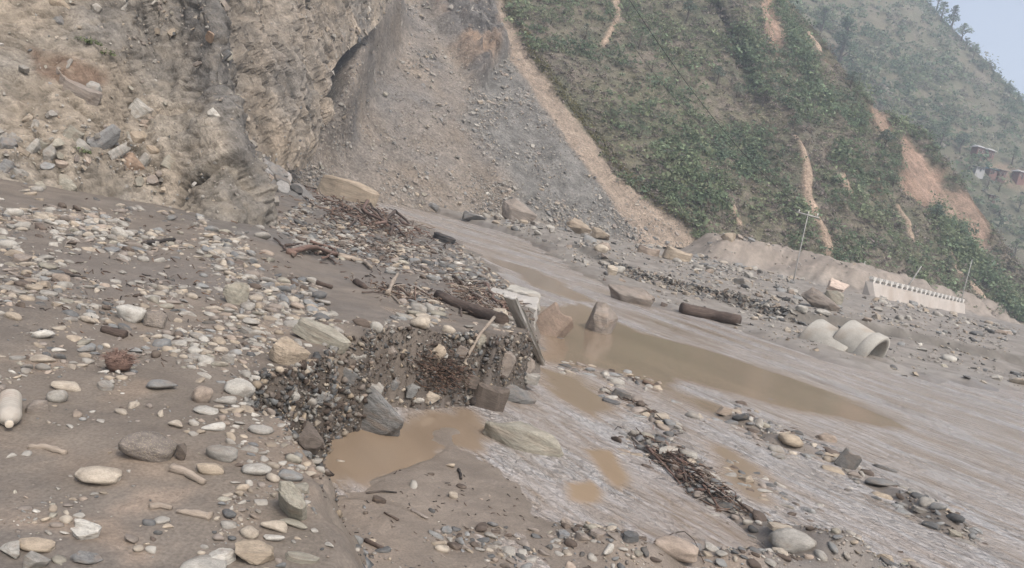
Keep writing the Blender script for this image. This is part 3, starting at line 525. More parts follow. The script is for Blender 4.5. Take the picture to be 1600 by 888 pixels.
def rocks_joined(name, protos, pos, R, S, col, m, label, jitter=.12, smooth=True):
    pid = rng.integers(0, len(protos), len(pos)); VV, TT, CC, o = [], [], [], 0
    col = col*(1+jitter*rng.normal(size=(len(pos), 1)))
    for k, (V, T) in enumerate(protos):
        w_ = np.nonzero(pid == k)[0]
        if not len(w_): continue
        P = (V[None]*S[w_][:, None, :])@np.swapaxes(R[w_], 1, 2)+pos[w_][:, None]
        VV.append(P.reshape(-1, 3)); TT.append((T[None]+(np.arange(len(w_))*len(V))[:, None, None]).reshape(-1, 3)+o); CC.append(np.repeat(col[w_], len(V), 0)); o += P.shape[0]*P.shape[1]
    ob = put(name, raw_mesh(name, np.concatenate(VV), np.concatenate(TT), np.clip(np.concatenate(CC), .02, .75), smooth), m); tag(ob, label, kind='stuff'); return ob
# ---- landmarks for describing where a stone lies: photo pixel -> phrase
LANDM = [(15,650,'plastic bottle'),(155,742,'white boulder on the mud'),(228,695,'speckled brown boulder'),(447,780,'leaning grey slab on the bank edge'),(313,614,'round tan cobble'),(203,490,'white domed cobble'),(368,455,'square grey block on the terrace'),(440,550,'tan block above the cut bank'),(500,518,'flat tilted slab above the bank'),(175,565,'brown fibre clump'),(565,640,'slate boulder under the bank'),(482,685,'rusty brown stump'),(660,522,'pale stone on the bank lip'),(755,610,'split log chunk'),(822,670,'long flat boulder on wet mud'),(933,500,'angular boulder in the river'),(855,505,'rusty rock in the water'),(692,375,'old tyre'),(525,405,'red branch'),(735,485,'long dark log'),(800,452,'broken concrete slab'),(1000,470,'brown boulder at the far waterline'),(1105,492,'dark timber across the river'),(1330,520,'concrete pipes'),(1380,735,'dark flat stone alone in the shallows'),(1232,845,'big grey boulder with pale top'),(1345,817,'blue grey slab in the shallows'),(1285,690,'reddish brown block of the stone bar'),(1085,745,'driftwood pile in the shallows'),(915,758,'tan puddle'),(155,825,'white broken stone pair'),(60,850,'oblong tan boulder'),(350,872,'knobbly white stone'),(700,690,'muddy flat below the bank'),(180,310,'foot of the bluff'),(400,340,'dark corner of the bluff'),(250,380,'black branch on the terrace'),(-40,480,'left frame edge'),(-40,360,'left frame edge near the bluff'),(540,280,'long tan boulder'),(790,335,'tan boulders under the scree'),(620,440,'strip of grey mud'),(985,620,'first bar in the river'),(585,852,'dark driftwood lump on the lower mud'),(1050,850,'flat brown boulder at bottom'),(300,480,'middle of the cobble field'),(100,560,'small white stones at left')]
LM = np.array([[a, b] for a, b, _ in LANDM], float)
def where(px, py):
    d = np.hypot(LM[:, 0]-px, (LM[:, 1]-py)*1.3); k = int(np.argmin(d)); dx, dy = px-LM[k, 0], py-LM[k, 1]
    if LM[k, 0] < 0: r = 'near'
    elif abs(dx) > abs(dy)*1.1: r = 'right of' if dx > 0 else 'left of'
    else: r = 'in front of' if dy > 0 else 'behind'
    return r+' the '+LANDM[k][2]
def label_all(items, noun):
    """items: dict(o, px, py, w, col, shape); sets labels that tell every one apart"""
    g = {}
    ws = np.array([i['w'] for i in items]); q1, q2 = np.quantile(ws, [.35, .8])
    for i in items:
        sz = 'small' if i['w'] < q1 else 'large' if i['w'] > q2 else ''
        i['lab'] = ' '.join((sz+' '+i['col']+' '+i['shape']+' '+noun+' '+where(i['px'], i['py'])).split()); g.setdefault(i['lab'], []).append(i)
    for lab, L_ in g.items():
        if len(L_) > 1:
            L_.sort(key=lambda i: i['px']); nm = ['leftmost', 'second from left', 'third from left', 'fourth from left', 'fifth from left', 'sixth from left', 'seventh from left', 'eighth from left']
            for k, i in enumerate(L_): i['lab'] = lab+', '+('rightmost' if k == len(L_)-1 else nm[min(k, 7)])
        for i in L_: i['o']['label'] = ' '.join(i['lab'].split()[:16])
# ================================================================ STONES: where they lie
HANDPX = []
def dens(px, py):
    """how thickly stones lie, by the part of the ground seen there"""
    P = P3(px/60., py/38.); n = fbm(P, 3, 401); d = np.zeros(len(px))
    def area(poly, v, s=25, clus=1.): 
        nonlocal d
        d = np.maximum(d, v*sstep(-s, s, sdist(px, py, np.array(poly, float))+22*n*clus)*np.clip(.42+2.3*n*clus, .03, 1.6))
    area([(-200,290),(120,310),(420,350),(450,430),(540,520),(420,600),(280,600),(0,590),(-200,620)], 1.0, 20)
    area([(180,400),(400,370),(440,440),(540,520),(450,590),(330,590),(230,500)], 1.6, 18, .4)
    area([(340,600),(420,580),(445,700),(470,770),(410,770),(340,720)], 1.6, 14, .3)
    area([(430,360),(480,310),(640,360),(745,420),(790,470),(720,455),(600,400),(500,400)], 1.6, 14, .35)
    area([(520,520),(640,490),(800,495),(835,545),(700,545),(540,560)], .9, 10, .6)
    area([(560,450),(640,445),(760,480),(720,500),(600,475)], .9, 10)
    area([(300,880),(350,800),(440,720),(500,790),(530,900),(420,1000),(250,1000)], 1.6, 14, .3)
    area([(520,860),(640,850),(840,850),(1000,880),(1000,1000),(520,1000)], .7, 18)
    area([(690,860),(720,830),(780,835),(800,870)], 1.0, 14); area([(880,850),(900,820),(950,815),(965,840),(930,860)], .9, 14); area([(-100,800),(120,800),(160,900),(-100,950)], .35, 20)
    area([(500,700),(640,700),(1000,860),(560,900)], .05, 30)
    area([(-100,600),(340,620),(300,860),(-100,860)], .14, 30)
    area([(960,870),(1180,860),(1430,880),(1430,960),(960,960)], 1.1, 12, .7)
    for ln, wd, v in [([(950,612),(1010,645),(1040,665)], 16, .8), ([(880,572),(950,582),(1030,606)], 8, .7), ([(980,690),(1060,725),(1110,775),(1170,820),(1250,860)], 24, 1.3), ([(1150,655),(1215,690),(1300,718),(1345,752),(1420,785),(1520,840)], 20, 1.25), ([(1150,740),(1220,775),(1260,800)], 16, .5), ([(1180,830),(1260,850),(1320,880)], 20, .9), ([(1060,625),(1200,700)], 18, .25), ([(480,735),(530,755)], 14, 1.2)]:
        d = np.maximum(d, v*sstep(wd, wd*.3, ldist(px, py, np.array(ln, float))+8*n)*np.clip(.75+1.2*n, .1, 1.5))
    return d
def scatter_floor(n, r0, r1, a0, a1, pxmin, alpha, cap, fdens):
    """stones lie evenly over the ground with a power law of sizes; the smallest kept grow with distance"""
    a = np.radians(rng.uniform(a0, a1, n)); r = np.exp(rng.uniform(math.log(r0), math.log(r1), n)); x, y = np.sin(a)*r, np.cos(a)*r; z = np.where(sdist(x, y, TERR) > 0, zt(x, y), np.where(sdist(x, y, FARB) > 0, -.5, WL))
    px, py, d = proj(np.stack([x, y, z], 1)); k = rng.random(n) < fdens(px, py, x, y)/1.6; x, y = x[k], y[k]; z = floor_h(x, y); px, py, d = proj(np.stack([x, y, z], 1))
    s = np.minimum(pxmin*(1-rng.random(len(x)))**(-1/alpha)*np.hypot(d, 0)/F, np.minimum(cap*(.75+.5*rng.random(len(x))), 22*d/F*(.65+.8*rng.random(len(x))**2.5))); return x, y, z, s, px, py, d
tr = lambda px, py, x, y: dens(px, py)*((sdist(x, y, FARB) < .3))
barlines = [([(950,612),(1010,645),(1050,670)], 18, .9), ([(985,692),(1060,725),(1110,775),(1170,820),(1260,865)], 30, 1.6), ([(1150,650),(1215,688),(1300,718),(1345,752),(1420,785),(1530,845)], 26, 1.6), ([(1150,740),(1220,778),(1270,805)], 20, .9), ([(1180,825),(1260,850),(1330,885)], 26, 1.2), ([(1080,650),(1150,660)], 14, .4), ([(960,870),(1180,876),(1430,890)], 26, 1.6), ([(690,850),(780,845),(830,880)], 26, 1.0), ([(880,840),(960,835)], 26, 1.2), ([(880,574),(950,584),(1035,608)], 9, 1.0)]
def bar_only(px, py, x, y):
    d_ = np.zeros(len(px)); n = fbm(P3(px/40., py/26.), 3, 405)
    for ln, wd, v in barlines: d_ = np.maximum(d_, v*sstep(wd, wd*.3, ldist(px, py, np.array(ln, float))+10*n)*np.clip(.85+1.3*n, .05, 1.5))
    return d_
extra = scatter_floor(220000, 3.2, 16, -10, 40, 4.0, 1.45, .22, bar_only)
x, y, z, s, px, py, d = scatter_floor(260000, 1.7, 40, -44, 42, 3.2, 1.2, .24, tr)
x, y, z, s, px, py, d = [np.concatenate(q) for q in zip((x, y, z, s, px, py, d), extra)]; z = np.maximum(z, WL-.02)
ok = (z > WL-.10); x, y, z, s, px, py, d = [q[ok] for q in (x, y, z, s, px, py, d)]
# drop overlaps between the larger ones
o = np.argsort(-s); keep = np.zeros(len(s), bool); cell = {}
for i in o:
    c = (int(x[i]/.3), int(y[i]/.3)); bad = False
    for a in (-1, 0, 1):
        for b_ in (-1, 0, 1):
            for j in cell.get((c[0]+a, c[1]+b_), ()):
                if (x[i]-x[j])**2+(y[i]-y[j])**2 < (.40*(s[i]+s[j]))**2: bad = True; break
    if not bad: keep[i] = True; cell.setdefault(c, []).append(i)
hand_xy = []   # filled by hand-placed stones below
ST = dict(x=x[keep], y=y[keep], z=z[keep], s=s[keep], px=px[keep], py=py[keep], d=d[keep])
# ================================================================ HAND-PLACED STONES AND BOULDERS
hand_xy = []; LOOK = {'cob': mstone, 'cob3': mstone, 'chk': mfrag, 'slb': mfrag, 'bould': mfrag, 'bslb': mfrag}
def stone_at(name, label, cat, px, py, w, h, kind='cob', idx=0, col='grey', yaw=0, tilt=0, dr=.7, sink=.22, m=None, on=None, group=None, tdir=None):
    """a stone whose near base is seen at (px,py), w by h photo pixels"""
    p = hit(px, py) if on is None else on(px, py)
    d = (p-EY)@FW; k = d/F; W = w*k; g = np.array([p[0], p[1]]); g = g/np.linalg.norm(g); look = math.atan2(EYE-p[2], np.hypot(p[0], p[1]))
    Dp = W*dr; H = max(h*k*.45, h*k-Dp*math.sin(max(look, 0))*.9); H = H/(1-sink)
    c = np.array([p[0]+g[0]*Dp*.42, p[1]+g[1]*Dp*.42]); zg = p[2] if on is not None else max(gz(*c), WL-.12) if abs(gz(*c)-p[2]) < .15 else p[2]
    me = proto_mesh(kind, idx); m = m or LOOK[kind]
    if not me.materials: me.materials.append(None)
    o = bpy.data.objects.new(name, me); COL.objects.link(o); o.material_slots[0].link = 'OBJECT'; o.material_slots[0].material = m
    cc = (np.array(COLS[col] if col in COLS else COLS_X[col])*.82+np.array([.235,.21,.178])*.18)*(1+.06*rng.normal()); o.color = (*np.clip(cc, .02, .8), 1)
    td = yaw+90 if tdir is None else tdir
    R = rotm(np.radians([yaw]), np.radians([tilt]), np.radians([float(td)]))[0]
    o.matrix_world = Matrix([[*(R[i]*np.array([W, Dp, H])[None][0]), [c[0], c[1], zg+H*(.5-sink)][i]] for i in range(3)]+[[0, 0, 0, 1]])
    tag(o, label, cat, group); hand_xy.append((c[0], c[1], max(W, Dp)*.55, W)); return o
B = stone_at
B('boulder','smooth cream boulder alone on the mud at lower left','boulder',155,760,70,38,'cob3',0,'cream',5,0,.75)
B('boulder','rough brown boulder speckled with pale grains, beside flat brown stones','boulder',228,722,84,54,'cob3',1,'brown grey',8,10,.75,.2,mspeck)
B('river_stone','white domed cobble half sunk in the cobble field','stone',203,504,44,30,'cob3',2,'white',0,0,.8)
B('river_stone','brown pitted block right of the white domed cobble','stone',240,512,33,33,'chk',0,'brown grey',20,5,.8,.2,mspeck)
B('boulder','square beige grey block standing in the cobble field','boulder',368,476,40,42,'bould',1,'olive grey',15,8,.6,.15)
B('boulder','tan angular block on the gravel above the cut bank','boulder',440,570,62,48,'bould',2,'tan',20,10,.7,.15)
B('stone_slab','long flat tan slab tilted on the gravel lip of the bank','slab',500,538,92,34,'bslb',0,'olive grey',-4,14,.5,.12)
B('river_stone','pale oval cobble leaning on the tilted tan slab','stone',502,533,34,16,'cob',3,'cream',-10,0,.6,.1)
B('boulder','leaning flat grey slab on the edge stones, lower centre left','slab',450,812,64,64,'bslb',1,'olive grey',-30,38,.5,.1,None,None,None,0)
B('river_stone','tan rounded cobble standing beside an oblong grey pair','stone',314,630,33,33,'cob3',3,'pinkish brown',60,0,.8,.12)
B('river_stone','oblong striped grey cobble at the right of the round tan one','stone',352,632,34,18,'cob',5,'grey',5,0,.6)
B('river_stone','large banded pale cobble leaning over the oblong grey pair','stone',372,618,46,32,'cob3',4,'pale grey',20,10,.7)
B('river_stone','long dark grey cobble left of the round tan cobble','stone',248,612,46,22,'cob',1,'slate grey',12,5,.6)
B('river_stone','flat dome of cream stone sunk in mud near the left edge','stone',67,567,36,16,'cob',2,'cream',0,0,.8,.3)
B('river_stone','white egg shaped cobble left of the brown fibre clump','stone',68,530,32,20,'cob',7,'white',30,0,.7)
B('river_stone','oblong cream cobble beside the plastic bottle','stone',103,612,46,17,'cob',8,'cream',16,0,.5)
B('river_stone','pointed pale cobble between the bottle and the oblong cream cobble','stone',88,630,32,24,'cob',9,'pale grey',35,0,.6)
B('river_stone','rough grey mound of stone right of the plastic bottle','stone',55,645,32,26,'chk',1,'brown grey',0,0,.8,.3)
B('boulder','oblong tan boulder at the bottom left corner','boulder',57,864,60,30,'cob3',0,'tan',0,0,.6)
B('river_stone','lower half of the white broken stone pair','stone',137,846,44,30,'bould',0,'white',10,0,.7,.15)
B('river_stone','upper half of the white broken stone pair','stone',133,828,38,20,'bould',3,'white',25,0,.6,.1)
B('river_stone','grey wedge of rock at the bottom left edge','stone',52,890,36,34,'chk',2,'grey',0,0,.7)
B('river_stone','dark layered rock near the bottom left corner','stone',138,884,46,24,'bould',4,'slate grey',10,5,.6)
B('river_stone','pale rough rock cut by the left bottom corner','stone',16,872,40,28,'chk',3,'pale grey',0,0,.8)
B('river_stone','knobbly white stone low in the frame, left of the tan layered boulder','stone',348,884,42,32,'bould',1,'white',20,0,.8,.15)
B('boulder','tan layered boulder with a dark corner at the bottom edge','boulder',392,880,62,42,'bould',5,'tan',10,0,.7,.15)
B('boulder','pale grey slab cut by the bottom edge','boulder',315,905,70,40,'cob3',1,'pale grey',10,0,.8)
B('river_stone','white oblong cobble under the leaning grey slab','stone',428,848,34,16,'cob',4,'white',8,0,.6)
B('river_stone','cream pink cobble left of the white oblong cobble','stone',388,842,32,22,'cob',6,'cream',-20,0,.7)
B('river_stone','long flat tan stone supporting the leaning slab','stone',458,826,46,16,'cob',10,'olive grey',0,0,.5)
B('river_stone','two toned stone left of the long flat tan stone','stone',428,832,44,22,'cob',11,'cream',5,0,.6)
B('stone_slab','long split grey green slab at the bottom edge','slab',470,880,54,16,'bslb',2,'olive grey',5,0,.45)
B('river_stone','dark grey oval cobble behind the leaning slab','stone',452,752,42,22,'cob',12,'blue grey',-5,0,.7)
B('river_stone','broad pale flat cobble at the bank corner','stone',402,745,46,26,'cob',13,'pale grey',0,0,.8)
B('river_stone','long grey cobble with twig, behind the broad pale cobble','stone',346,722,50,30,'cob3',2,'grey',10,0,.6)
B('river_stone','cream brown cobble with a twig across its end','stone',327,742,44,22,'cob',3,'tan',12,0,.5)
B('river_stone','white oval stone sunk in mud right of the dark cobbles','stone',333,674,36,18,'cob',5,'white',15,0,.7,.3)
B('river_stone','flat pale stone right below the round tan cobble','stone',322,648,38,14,'cob',6,'pale grey',10,0,.8,.35)
B('river_stone','grey oval cobble at the very edge of the cut bank','stone',406,680,40,20,'cob',9,'grey',8,0,.7)
B('river_stone','brown slanted stone at the right of the speckled boulder','stone',282,720,24,32,'chk',4,'dark brown',-40,20,.6)
B('river_stone','pale stone on the bank lip with a brown stone under it','stone',652,535,32,22,'cob3',0,'cream',-10,0,.8,.1)
B('river_stone','big rounded tan stone lodged in the bank face','stone',676,566,36,36,'cob3',3,'tan',0,0,.8,.1)
B('boulder','triangular slate boulder under the cut bank','boulder',572,684,112,84,'bould',3,'slate grey',-14,6,.4,.12,mfrag)
B('river_stone','wedge of grey rock on top of the slate boulder','stone',578,622,36,34,'chk',5,'grey',20,20,.7,.1)
B('river_stone','smooth grey green block standing in the bank foot gravel','stone',642,624,26,28,'chk',6,'blue grey',40,10,.6,.1)
B('river_stone','lumpy pale stone at the bank foot right of the grey green block','stone',666,632,28,24,'bould',2,'cream',0,0,.7,.1)
B('river_stone','round white pebble stone beside the lumpy pale stone','stone',654,632,18,13,'cob',2,'white',0,0,.8,.1)
B('boulder','dark slate rock at the nose of the bank beside the split log','boulder',805,640,68,42,'bould',4,'slate grey',-10,0,.6,.12)
B('stone_slab','pale wedge shaped slab at the nose of the bank','slab',820,602,40,22,'bslb',3,'grey',-8,10,.7,.1)
B('boulder','rough brown rock at the water end of the bank','boulder',822,588,36,44,'bould',0,'brown grey',30,0,.8,.1)
B('boulder','long flat pale boulder bedded in the wet mud','boulder',818,716,140,66,'bould',1,'olive grey',-24,6,.42,.3)
B('boulder','angular brown boulder standing in the calm river','boulder',932,528,56,56,'bould',2,'brown grey',20,0,.8,.22,mfrag)
B('boulder','rusty brown rock beside the concrete in the water','boulder',855,534,54,60,'bslb',1,'rusty brown',10,35,.8,.15)
for x_, y_, w_, h_, k_, c_, l_ in [(560,566,30,22,'bould','grey','grey stone set under the overhanging lip at the bank recess'),(604,580,26,22,'bould','brown grey','brown grey stone in the middle of the bank face'),(715,552,34,18,'bslb','brown grey','flat stone in the upper bank face left of the pale pole'),(745,562,24,22,'bould','olive grey','blocky stone right of the pale pole on the bank'),(785,578,36,34,'bslb','brown grey','tilted plate in the bank face near its water end'),(612,606,26,20,'bould','slate grey','dark stone low in the bank recess'),(540,596,36,26,'bslb','slate grey','dark plate sticking out at the inner corner of the bank'),(452,650,24,20,'cob','grey','grey cobble in the near bank face'),(497,628,22,24,'bslb','blue grey','upright plate in the near bank face'),(700,520,22,14,'cob','cream','cream cobble on the lip of the bank'),(585,528,20,16,'cob','pale grey','pale cobble on the lip left of the pale pole'),(726,598,44,22,'bslb','dark brown','dark plate below the pale pole foot'),(690,560,18,15,'cob','pale grey','pale block in the bank face by the big tan stone'),(628,556,20,16,'cob','tan','tan cobble high in the bank face')]:
    B('bank_stone', l_, 'stone', x_, y_, w_, h_, k_, int(x_) % 5, c_, 20, 12, .7, .3, None, None, 'stones set in the cut bank')
B('river_stone','dark flat rock in the water before the orange rock','stone',876,540,34,14,'chk',7,'dark grey',-20,0,.7)
B('boulder','long brown boulder at the far waterline','boulder',990,482,80,32,'bould',0,'brown grey',-28,8,.4,.15)
B('stone_slab','slate slab lying alone in the rippled shallows at right','slab',1378,746,46,22,'bslb',4,'dark grey',-12,4,.5,.25)
B('stone_slab','blue grey slab barely above the shallows near the bottom','slab',1345,828,54,20,'bslb',0,'blue grey',-5,2,.7,.35)
B('boulder','big grey boulder with a flat pale top at bottom right','boulder',1232,866,70,46,'cob3',4,'grey',0,0,.7,.15)
B('stone_slab','pale cream plate capping the big grey boulder','slab',1218,838,46,16,'slb',0,'cream',0,0,.6,.05)
B('boulder','flat brown boulder with a twig over it at the bottom edge','boulder',1052,874,72,38,'cob3',1,'pinkish brown',-18,0,.5,.2)
B('river_stone','reddish brown block heading the stone bar','stone',1290,702,34,28,'bould',1,'pinkish brown',-10,10,.7,.15)
B('stone_slab','dark slate plate tilted right of the reddish block','slab',1322,732,34,32,'bslb',1,'dark grey',0,20,.6,.15)
B('river_stone','flat tan cobble at the upper end of the stone bar','stone',1232,702,40,20,'cob',3,'tan',0,0,.7)
B('river_stone','long tan cobble lower on the stone bar','stone',1302,745,40,16,'cob',8,'tan',-12,0,.6)
B('river_stone','long flat grey stone in the middle of the stone bar','stone',1374,762,56,16,'cob',1,'slate grey',-6,0,.5)
B('river_stone','tan oval cobble under the long flat grey stone','stone',1376,786,36,16,'cob',6,'tan',-12,0,.6)
B('river_stone','pale oblong cobble left of the pale topped boulder','stone',1075,718,30,18,'cob3',2,'pale grey',-10,0,.7)
B('river_stone','round grey stone in the bottom right shallows','stone',1383,880,34,20,'cob',12,'grey',-8,0,.8)
B('river_stone','pink brown stone under thin water at the bottom right','stone',1447,888,44,16,'cob',13,'pinkish brown',-10,0,.8,.4)
B('river_stone','dark wet stone alone left in the calm water','stone',1195,633,26,13,'cob',4,'dark grey',-10,0,.7)
B('river_stone','small dark stone pair member in the rippled water','stone',1440,733,24,10,'chk',8,'dark grey',-10,0,.7,.3)
B('river_stone','dark flat stones at the right end of the first bar','stone',1086,655,18,9,'chk',9,'slate grey',-10,0,.7,.3)
B('river_stone','white stone on top of the first bar','stone',995,630,24,12,'cob',5,'white',-8,0,.8,.2)
B('river_stone','slate shard on the first bar in the river','stone',970,622,30,12,'slb',2,'dark grey',-10,10,.6)
B('river_stone','pale stone alone on the mud flat','stone',707,779,16,13,'cob',3,'cream',0,0,.8,.2)
B('river_stone','small white stone at the end of the mud ripples','stone',748,655,10,9,'cob',1,'white',0,0,.9,.15)
# far side
B('boulder','long tan boulder at the far waterline below the cliff','boulder',540,312,104,32,'bslb',0,'tan',-16,4,.32,.2,None,lambda px, py: atY(px, py, 46))
B('boulder','brown grey slab behind the long tan boulder','boulder',515,270,72,24,'bould',3,'brown grey',-25,8,.5,.1)
B('boulder','dark slab left of the long tan boulder','boulder',480,270,38,20,'chk',0,'slate grey',-20,8,.6,.1)
B('boulder','brown grey split boulder with a shaded face under the scree','boulder',798,345,56,32,'bould',2,'brown grey',-25,10,.6,.12)
B('boulder','brown faced boulder left of the brown grey split boulder','boulder',775,337,30,26,'bould',5,'pinkish brown',-10,0,.7,.12)
B('boulder','cream boulder run sloping down to the water','boulder',745,332,62,24,'bould',0,'cream',-35,10,.5,.12)
B('boulder','dark wedge boulder standing in the far water','boulder',737,345,38,13,'chk',2,'slate grey',-12,0,.6,.15)
B('boulder','grey block at the far waterline','boulder',674,330,26,14,'chk',3,'slate grey',-12,0,.7,.1)
B('boulder','cream lump at the foot of the scree above the grey block','boulder',655,300,20,19,'bould',1,'cream',0,0,.8,.1)
B('boulder','pale grey wedge on the lower scree','boulder',718,306,24,16,'chk',4,'pale grey',-20,0,.8,.1)
B('boulder','tan blocks on the scree toe, right group','boulder',905,366,40,22,'bould',4,'tan',-20,5,.7,.12)
B('boulder','tan block with dark underside at the scree toe','boulder',935,374,36,16,'bould',3,'tan',-25,5,.7,.1)
B('boulder','pale rounded boulder on the far gravel bar','boulder',938,395,24,13,'cob3',3,'cream',0,0,.8,.15)
B('stone_slab','broad tan slab lying flat on the far bar','slab',1056,407,44,18,'bslb',2,'tan',-15,6,.7,.15)
B('stone_slab','brown slab left of the broad tan slab','slab',1012,398,34,13,'bslb',3,'pinkish brown',-15,4,.7,.15)
B('boulder','pale pointed rock at the near end of the dark gravel scarp','boulder',955,430,17,16,'chk',5,'cream',0,0,.8,.1)
B('boulder','tan rock set in the top of the roadside soil bank','boulder',1140,378,26,16,'bould',1,'tan',0,0,.8,.2)
B('boulder','grey rounded boulder behind the left concrete pipe','boulder',1252,490,20,11,'cob3',2,'pale grey',0,0,.8,.2)
B('boulder','pale boulder behind the concrete pipes','boulder',1284,492,26,9,'cob3',1,'pale grey',0,0,.8,.2)
# on the bluff
onb = lambda px, py: surf(BS, BSpx, BSpy, BSd, px, py)[0]
B('rock_fragment','upright grey slab lodged in the lower bluff','rock',160,234,34,46,'bslb',0,'slate grey',70,50,.45,.25,None,onb)
B('rock_fragment','small grey plate beside the upright grey slab','rock',183,246,18,30,'bslb',1,'grey',70,55,.5,.25,None,onb)
B('rock_fragment','pale grey plate sitting alone high on the bluff face','rock',218,180,32,20,'bslb',2,'pale grey',20,25,.7,.3,None,onb)
B('rock_fragment','reddish tan block at the foot of the bluff','rock',196,266,38,30,'bould',2,'orange brown',30,15,.8,.3,None,onb)
B('rock_fragment','tan cube above the reddish tan block','rock',217,228,24,22,'bould',0,'tan',35,20,.8,.25,None,onb)
B('rock_fragment','brown plate under the pale grey plate','rock',232,196,40,16,'bould',1,'pinkish brown',10,20,.7,.45,None,onb)
B('rock_fragment','long layered brown ledge jutting from the upper bluff','rock',118,140,92,20,'bslb',3,'brown grey',-14,18,.5,.3,None,onb)
B('rock_fragment','squared end block of the brown ledge','rock',148,147,22,18,'bould',5,'grey',-10,14,.8,.25,None,onb)
B('rock_fragment','rounded tan knob at the bluff foot','rock',100,300,50,26,'bould',3,'olive grey',-10,5,.6,.3,None,onb)
B('rock_fragment','white grey boulder at the bluff foot near the left edge','rock',58,297,48,22,'bould',4,'olive grey',-10,5,.6,.3,None,onb)
for k, (x_, y_, w_, h_, c_) in enumerate([(10,232,26,20,'slate grey'),(24,222,22,14,'grey'),(50,240,20,24,'pale grey'),(68,232,18,20,'olive grey'),(75,250,20,26,'grey'),(10,268,26,20,'slate grey'),(30,275,24,14,'grey'),(115,215,26,16,'olive grey'),(130,232,24,16,'grey'),(225,258,18,22,'grey'),(240,240,22,14,'tan'),(264,262,26,16,'olive grey'),(92,8,42,14,'tan'),(195,12,18,14,'grey'),(95,40,26,14,'slate grey')]):
    B('rock_fragment', ['dark plate at the left edge of the bluff rubble','grey plate above the left edge rubble','pale block in the bluff rubble left','beige block right of the pale block','grey standing plate under the beige block','dark block low in the left rubble','flat grey stone at the bottom of the left rubble','beige plate left of the upright slab','grey plate just left of the upright slab','small grey plate right of the reddish block','tan chip above the right end of the bluff foot','beige stone at the right of the bluff foot','tan ledge stone at the top left of the bluff','grey stone at the upper bluff rim','dark pointed stone high on the left bluff'][k], 'rock', x_, y_, w_, h_, 'bslb' if k % 2 else 'bould', k % 5, c_, 25*k % 70, 25, .7, .3, None, onb)
HX = np.array(hand_xy)
# ================================================================ AUTOMATIC STONES
x, y, z, s, px, py, d = [ST[k] for k in ('x', 'y', 'z', 's', 'px', 'py', 'd')]
free = np.ones(len(x), bool)
for hx, hy, hr, hw_ in HX: free &= (np.hypot(x-hx, y-hy) > hr+.30*s)
x, y, z, s, px, py, d = [q[free] for q in (x, y, z, s, px, py, d)]; n = len(x)
wet_bar = (sdist(x, y, TERR) < -.2)
pal = rng.choice(len(CN_), n, p=np.array([.17,.11,.19,.06,.05,.12,.04,.04,.02,.11,.04,.0,.05]))
pal2 = rng.choice(len(CN_), n, p=np.array([.08,.05,.17,.08,.16,.08,.04,.13,.01,.11,.07,.0,.02]))
tb = (px > 430) & (py < 470); pal = np.where(wet_bar | tb, pal2, pal)
elong = rng.uniform(.45, .9, n); flat_ = rng.uniform(.26, .60, n); yaw = np.where(rng.random(n) < .6, rng.normal(-.3, .5, n), rng.uniform(0, 3.14, n)); tilt = np.abs(rng.normal(0, .22, n)); tdir = rng.uniform(0, 6.28, n)
R = rotm(yaw, tilt, tdir); S = np.stack([s, s*elong, s*flat_], 1); pos = np.stack([x, y, z+S[:, 2]*rng.uniform(-.08, .28, n)], 1)
inv = (px > -5) & (px < 1605) & (py > 0) & (py < 893); big = np.argsort(-(s/d*F*inv))[:max(0, 300-62)]
isb = np.zeros(n, bool); isb[big] = True; items = []
for i in big:
    ang = rng.random() < (.35 if wet_bar[i] else .16); kind = 'chk' if ang and flat_[i] > .45 else 'slb' if ang else 'cob'; me = proto_mesh(kind, int(rng.integers(0, {'cob': 14, 'chk': 10, 'slb': 8}[kind])))
    if not me.materials: me.materials.append(None)
    o = bpy.data.objects.new('river_stone', me); COL.objects.link(o); o.material_slots[0].link = 'OBJECT'; o.material_slots[0].material = LOOK[kind] if kind != 'cob' else mstone
    o.matrix_world = Matrix([[*(R[i][a]*S[i]), pos[i][a]] for a in range(3)]+[[0, 0, 0, 1]]); o.color = (*np.clip(CV[pal[i]]*(1+.1*rng.normal()), .02, .7), 1)
    sh = ('angular' if kind == 'chk' else 'slabby') if kind != 'cob' else 'flat' if flat_[i] < .45 else 'oblong' if elong[i] < .68 else 'rounded'
    tag(o, None, 'stone', 'loose stones on the mud and bars'); items.append(dict(o=o, px=px[i], py=py[i], w=s[i]/d[i]*F, col=CN_[pal[i]], shape=sh))
label_all(items, 'stone')
r_ = ~isb; big1 = r_ & (s/d*F > 12)
rocks_joined('loose_cobbles', COB+CHK[:4], pos[big1], R[big1], S[big1], CV[pal[big1]], mstone_s, 'smaller cobbles scattered thickly over the terrace and bars')
r2 = r_ & ~big1; rocks_joined('loose_pebbles', COB1+CHK0[:4], pos[r2], R[r2], S[r2], CV[pal[r2]], mstone_s, 'pebbles scattered over the terrace and bars')
